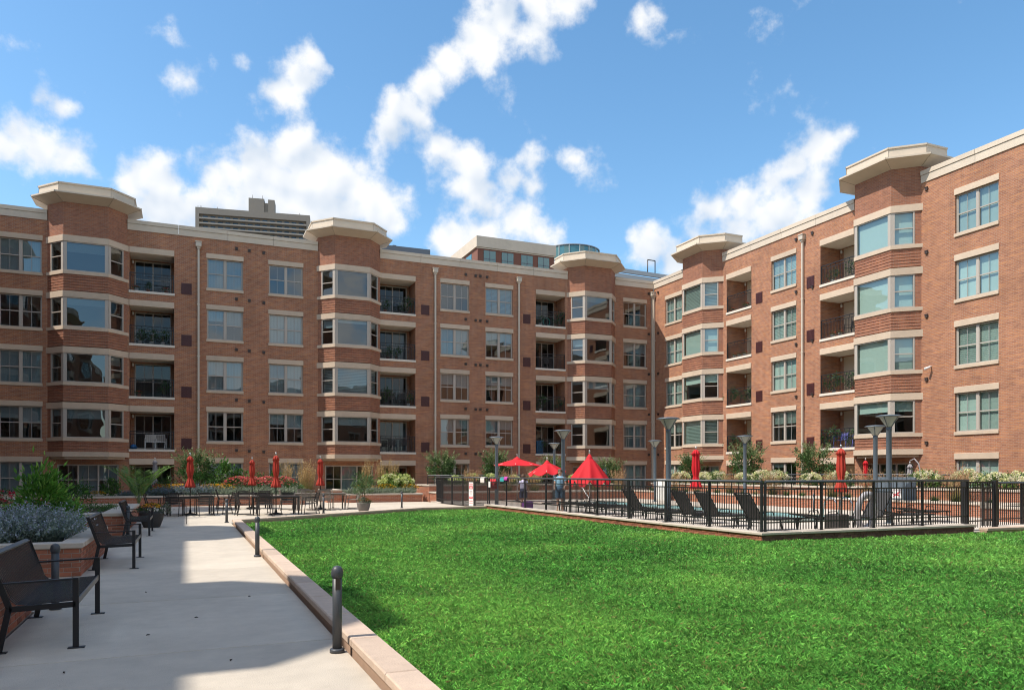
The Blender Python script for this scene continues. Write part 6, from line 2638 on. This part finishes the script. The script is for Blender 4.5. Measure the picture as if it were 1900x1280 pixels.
for i, (dx, k, pr, sc_, w) in enumerate(((-2.7, 4, GERAN, 0.9, 'left'), (-2.1, 4, SMALLP, 0.6, 'middle'), (-1.1, 4, GERAN, 1.0, 'right'))):
    pot_plant(pr, w + ' pot on the top balcony of the shaded wing, leftmost stack', onleft(dx, 0.35, k), sc_, (0.30, 0.10, 0.05) if i else (0.6, 0.6, 0.6))
for i, dx in enumerate((-2.5, -1.9, -1.3)):
    pot_plant(SMALLP, ('left', 'middle', 'right')[i] + ' leafy pot on fourth floor balcony, leftmost stack', onleft(dx, 0.3, 3), 1.0, (0.5, 0.5, 0.48))
for i, dx in enumerate((12.3, 12.9)):
    pot_plant(SMALLP, ('left', 'right')[i] + ' potted plant on fourth floor balcony of middle stack', onleft(dx, 0.35, 3), 0.9, (0.12, 0.06, 0.04))
fc = make_chair(WHITE, 'balcony_chair', True)
fc.location = onleft(-2.0, 0.55, 1)
fc.rotation_euler = (0, 0, 3.3)
tag(fc, 'white slatted chair, left of two on lowest leftmost balcony', 'chair', 'white balcony chairs')
copy_thing(fc, onleft(-1.4, 0.55, 1), 3.0, 'white slatted chair, right of two on lowest leftmost balcony', 'white balcony chairs')
dk = make_chair(FURN, 'balcony_chair')
dk.location = onleft(12.5, 0.55, 2)
dk.rotation_euler = (0, 0, 3.2)
tag(dk, 'dark chair left of two on third floor balcony, middle stack', 'chair', 'dark balcony chairs')
copy_thing(dk, onleft(13.3, 0.55, 2), 3.0, 'dark chair right of two on third floor balcony, middle stack', 'dark balcony chairs')
copy_thing(dk, onleft(12.6, 0.55, 1), 3.1, 'dark chair left of two on second floor balcony, middle stack', 'dark balcony chairs')
copy_thing(dk, onleft(13.4, 0.55, 1), 2.9, 'dark chair right of two on second floor balcony, middle stack', 'dark balcony chairs')
copy_thing(dk, onleft(24.0, 0.55, 3), 3.1, 'dark chair on fourth floor balcony near the inner corner', 'dark balcony chairs')
rb = random.Random(9)
STK = {'leftmost stack': (-3.05, onleft, (2,)), 'middle stack': (11.7, onleft, (2, 4)), 'inner stack': (23.0, onleft, (1, 2, 4)),
       'stack by the inner bay': (41.0, onright, (1, 2, 4)), 'stack by the right bay': (32.4, onright, (1, 2, 4))}
FLN = {1: 'second', 2: 'third', 3: 'fourth', 4: 'top'}
for nm, (s0_, fn, ks) in STK.items():
    for k in ks:
        sg_ = 1 if fn is onleft else -1
        for side, off in (('left', 0.45), ('right', 1.95)):
            pot_plant(rb.choice((SMALLP, GERAN, SMALLP)), side + ' potted plant on ' + FLN[k] + ' floor balcony, ' + nm, fn(s0_ + sg_ * (off + rb.uniform(-.15, .15)), 0.35, k), rb.uniform(0.8, 1.3), rb.choice(((0.3, 0.1, 0.05), (0.55, 0.55, 0.52), (0.06, 0.06, 0.07))))
# green bicycle wheel / hose on the top inner-corner balcony
m = MB()
m.tube([(0.28 * math.cos(a), 0, 0.32 + 0.28 * math.sin(a)) for a in [2 * math.pi * i / 24 for i in range(25)]], 0.035, 8)
o = m.build('hose_reel', M('teal_rubber', (0.02, 0.22, 0.18), 0.5), None, onleft(24.0, 0.3, 4))
tag(o, 'teal coiled hose on the top balcony near inner corner', 'hose')
m = MB()
m.bev(-0.26, 0.26, -0.2, 0.2, 0, 0.95, 0.02)
o = m.build('storage_bin', M('bin_blue', (0.02, 0.13, 0.26), 0.5), None, onleft(23.45, 0.45, 1))
tag(o, 'blue storage bin on the lowest balcony near inner corner', 'bin')
m = MB()
m.lathe([(0.0, 0), (0.16, 0.02), (0.2, 0.14), (0.13, 0.26), (0.0, 0.3)], 12)
o = m.build('toy_bag', M('toy_blue', (0.02, 0.16, 0.42), 0.5), None, onleft(-2.85, 0.3, 1))
tag(o, 'bright blue bag at left end of lowest leftmost balcony', 'bag')
bc = make_chair(M('blue_stripe_canvas', (0.16, 0.17, 0.50), 0.8), 'camp_chair')
bc.location = onright(31.6, 0.55, 1)
bc.rotation_euler = (0, 0, R(90) + 3.1)
tag(bc, 'blue folding chair, left of two on lowest balcony of right bay', 'chair', 'blue folding chairs')
copy_thing(bc, onright(30.75, 0.55, 1), R(90) + 3.0, 'blue folding chair, right of two on lowest balcony of right bay', 'blue folding chairs')
for i, (s, k) in enumerate(((31.9, 3), (31.4, 3), (40.2, 3), (39.7, 3), (39.2, 3))):
    pot_plant(GERAN, 'red flowering pot on fourth floor balcony, ' + ('left by right bay', 'right by right bay', 'left by inner bay', 'middle by inner bay', 'right by inner bay')[i], onright(s, 0.3, k), 0.95, (0.5, 0.08, 0.05))
copy_thing(dk, onright(39.4, 0.6, 2), R(90) + 3.1, 'dark chair on third floor balcony beside the inner bay', 'dark balcony chairs')
copy_thing(dk, onright(30.9, 0.6, 3), R(90) + 3.1, 'dark chair on fourth floor balcony beside the right bay', 'dark balcony chairs')
# white security camera on the sunlit wall
scam = thing('security_camera', 'white security camera on the sunlit brick right of bay', 'camera', (33.0, 25.55, 6.75), R(-90))
m = MB()
m.tube([(0, 0, 0), (0, -0.18, -0.02)], 0.03, 8)
m.build('bracket', WHITE, scam)
m = MB()
m.tube([(0.02, -0.14, -0.05), (-0.12, -0.34, -0.12)], 0.055, 12)
m.build('housing', WHITE, scam)
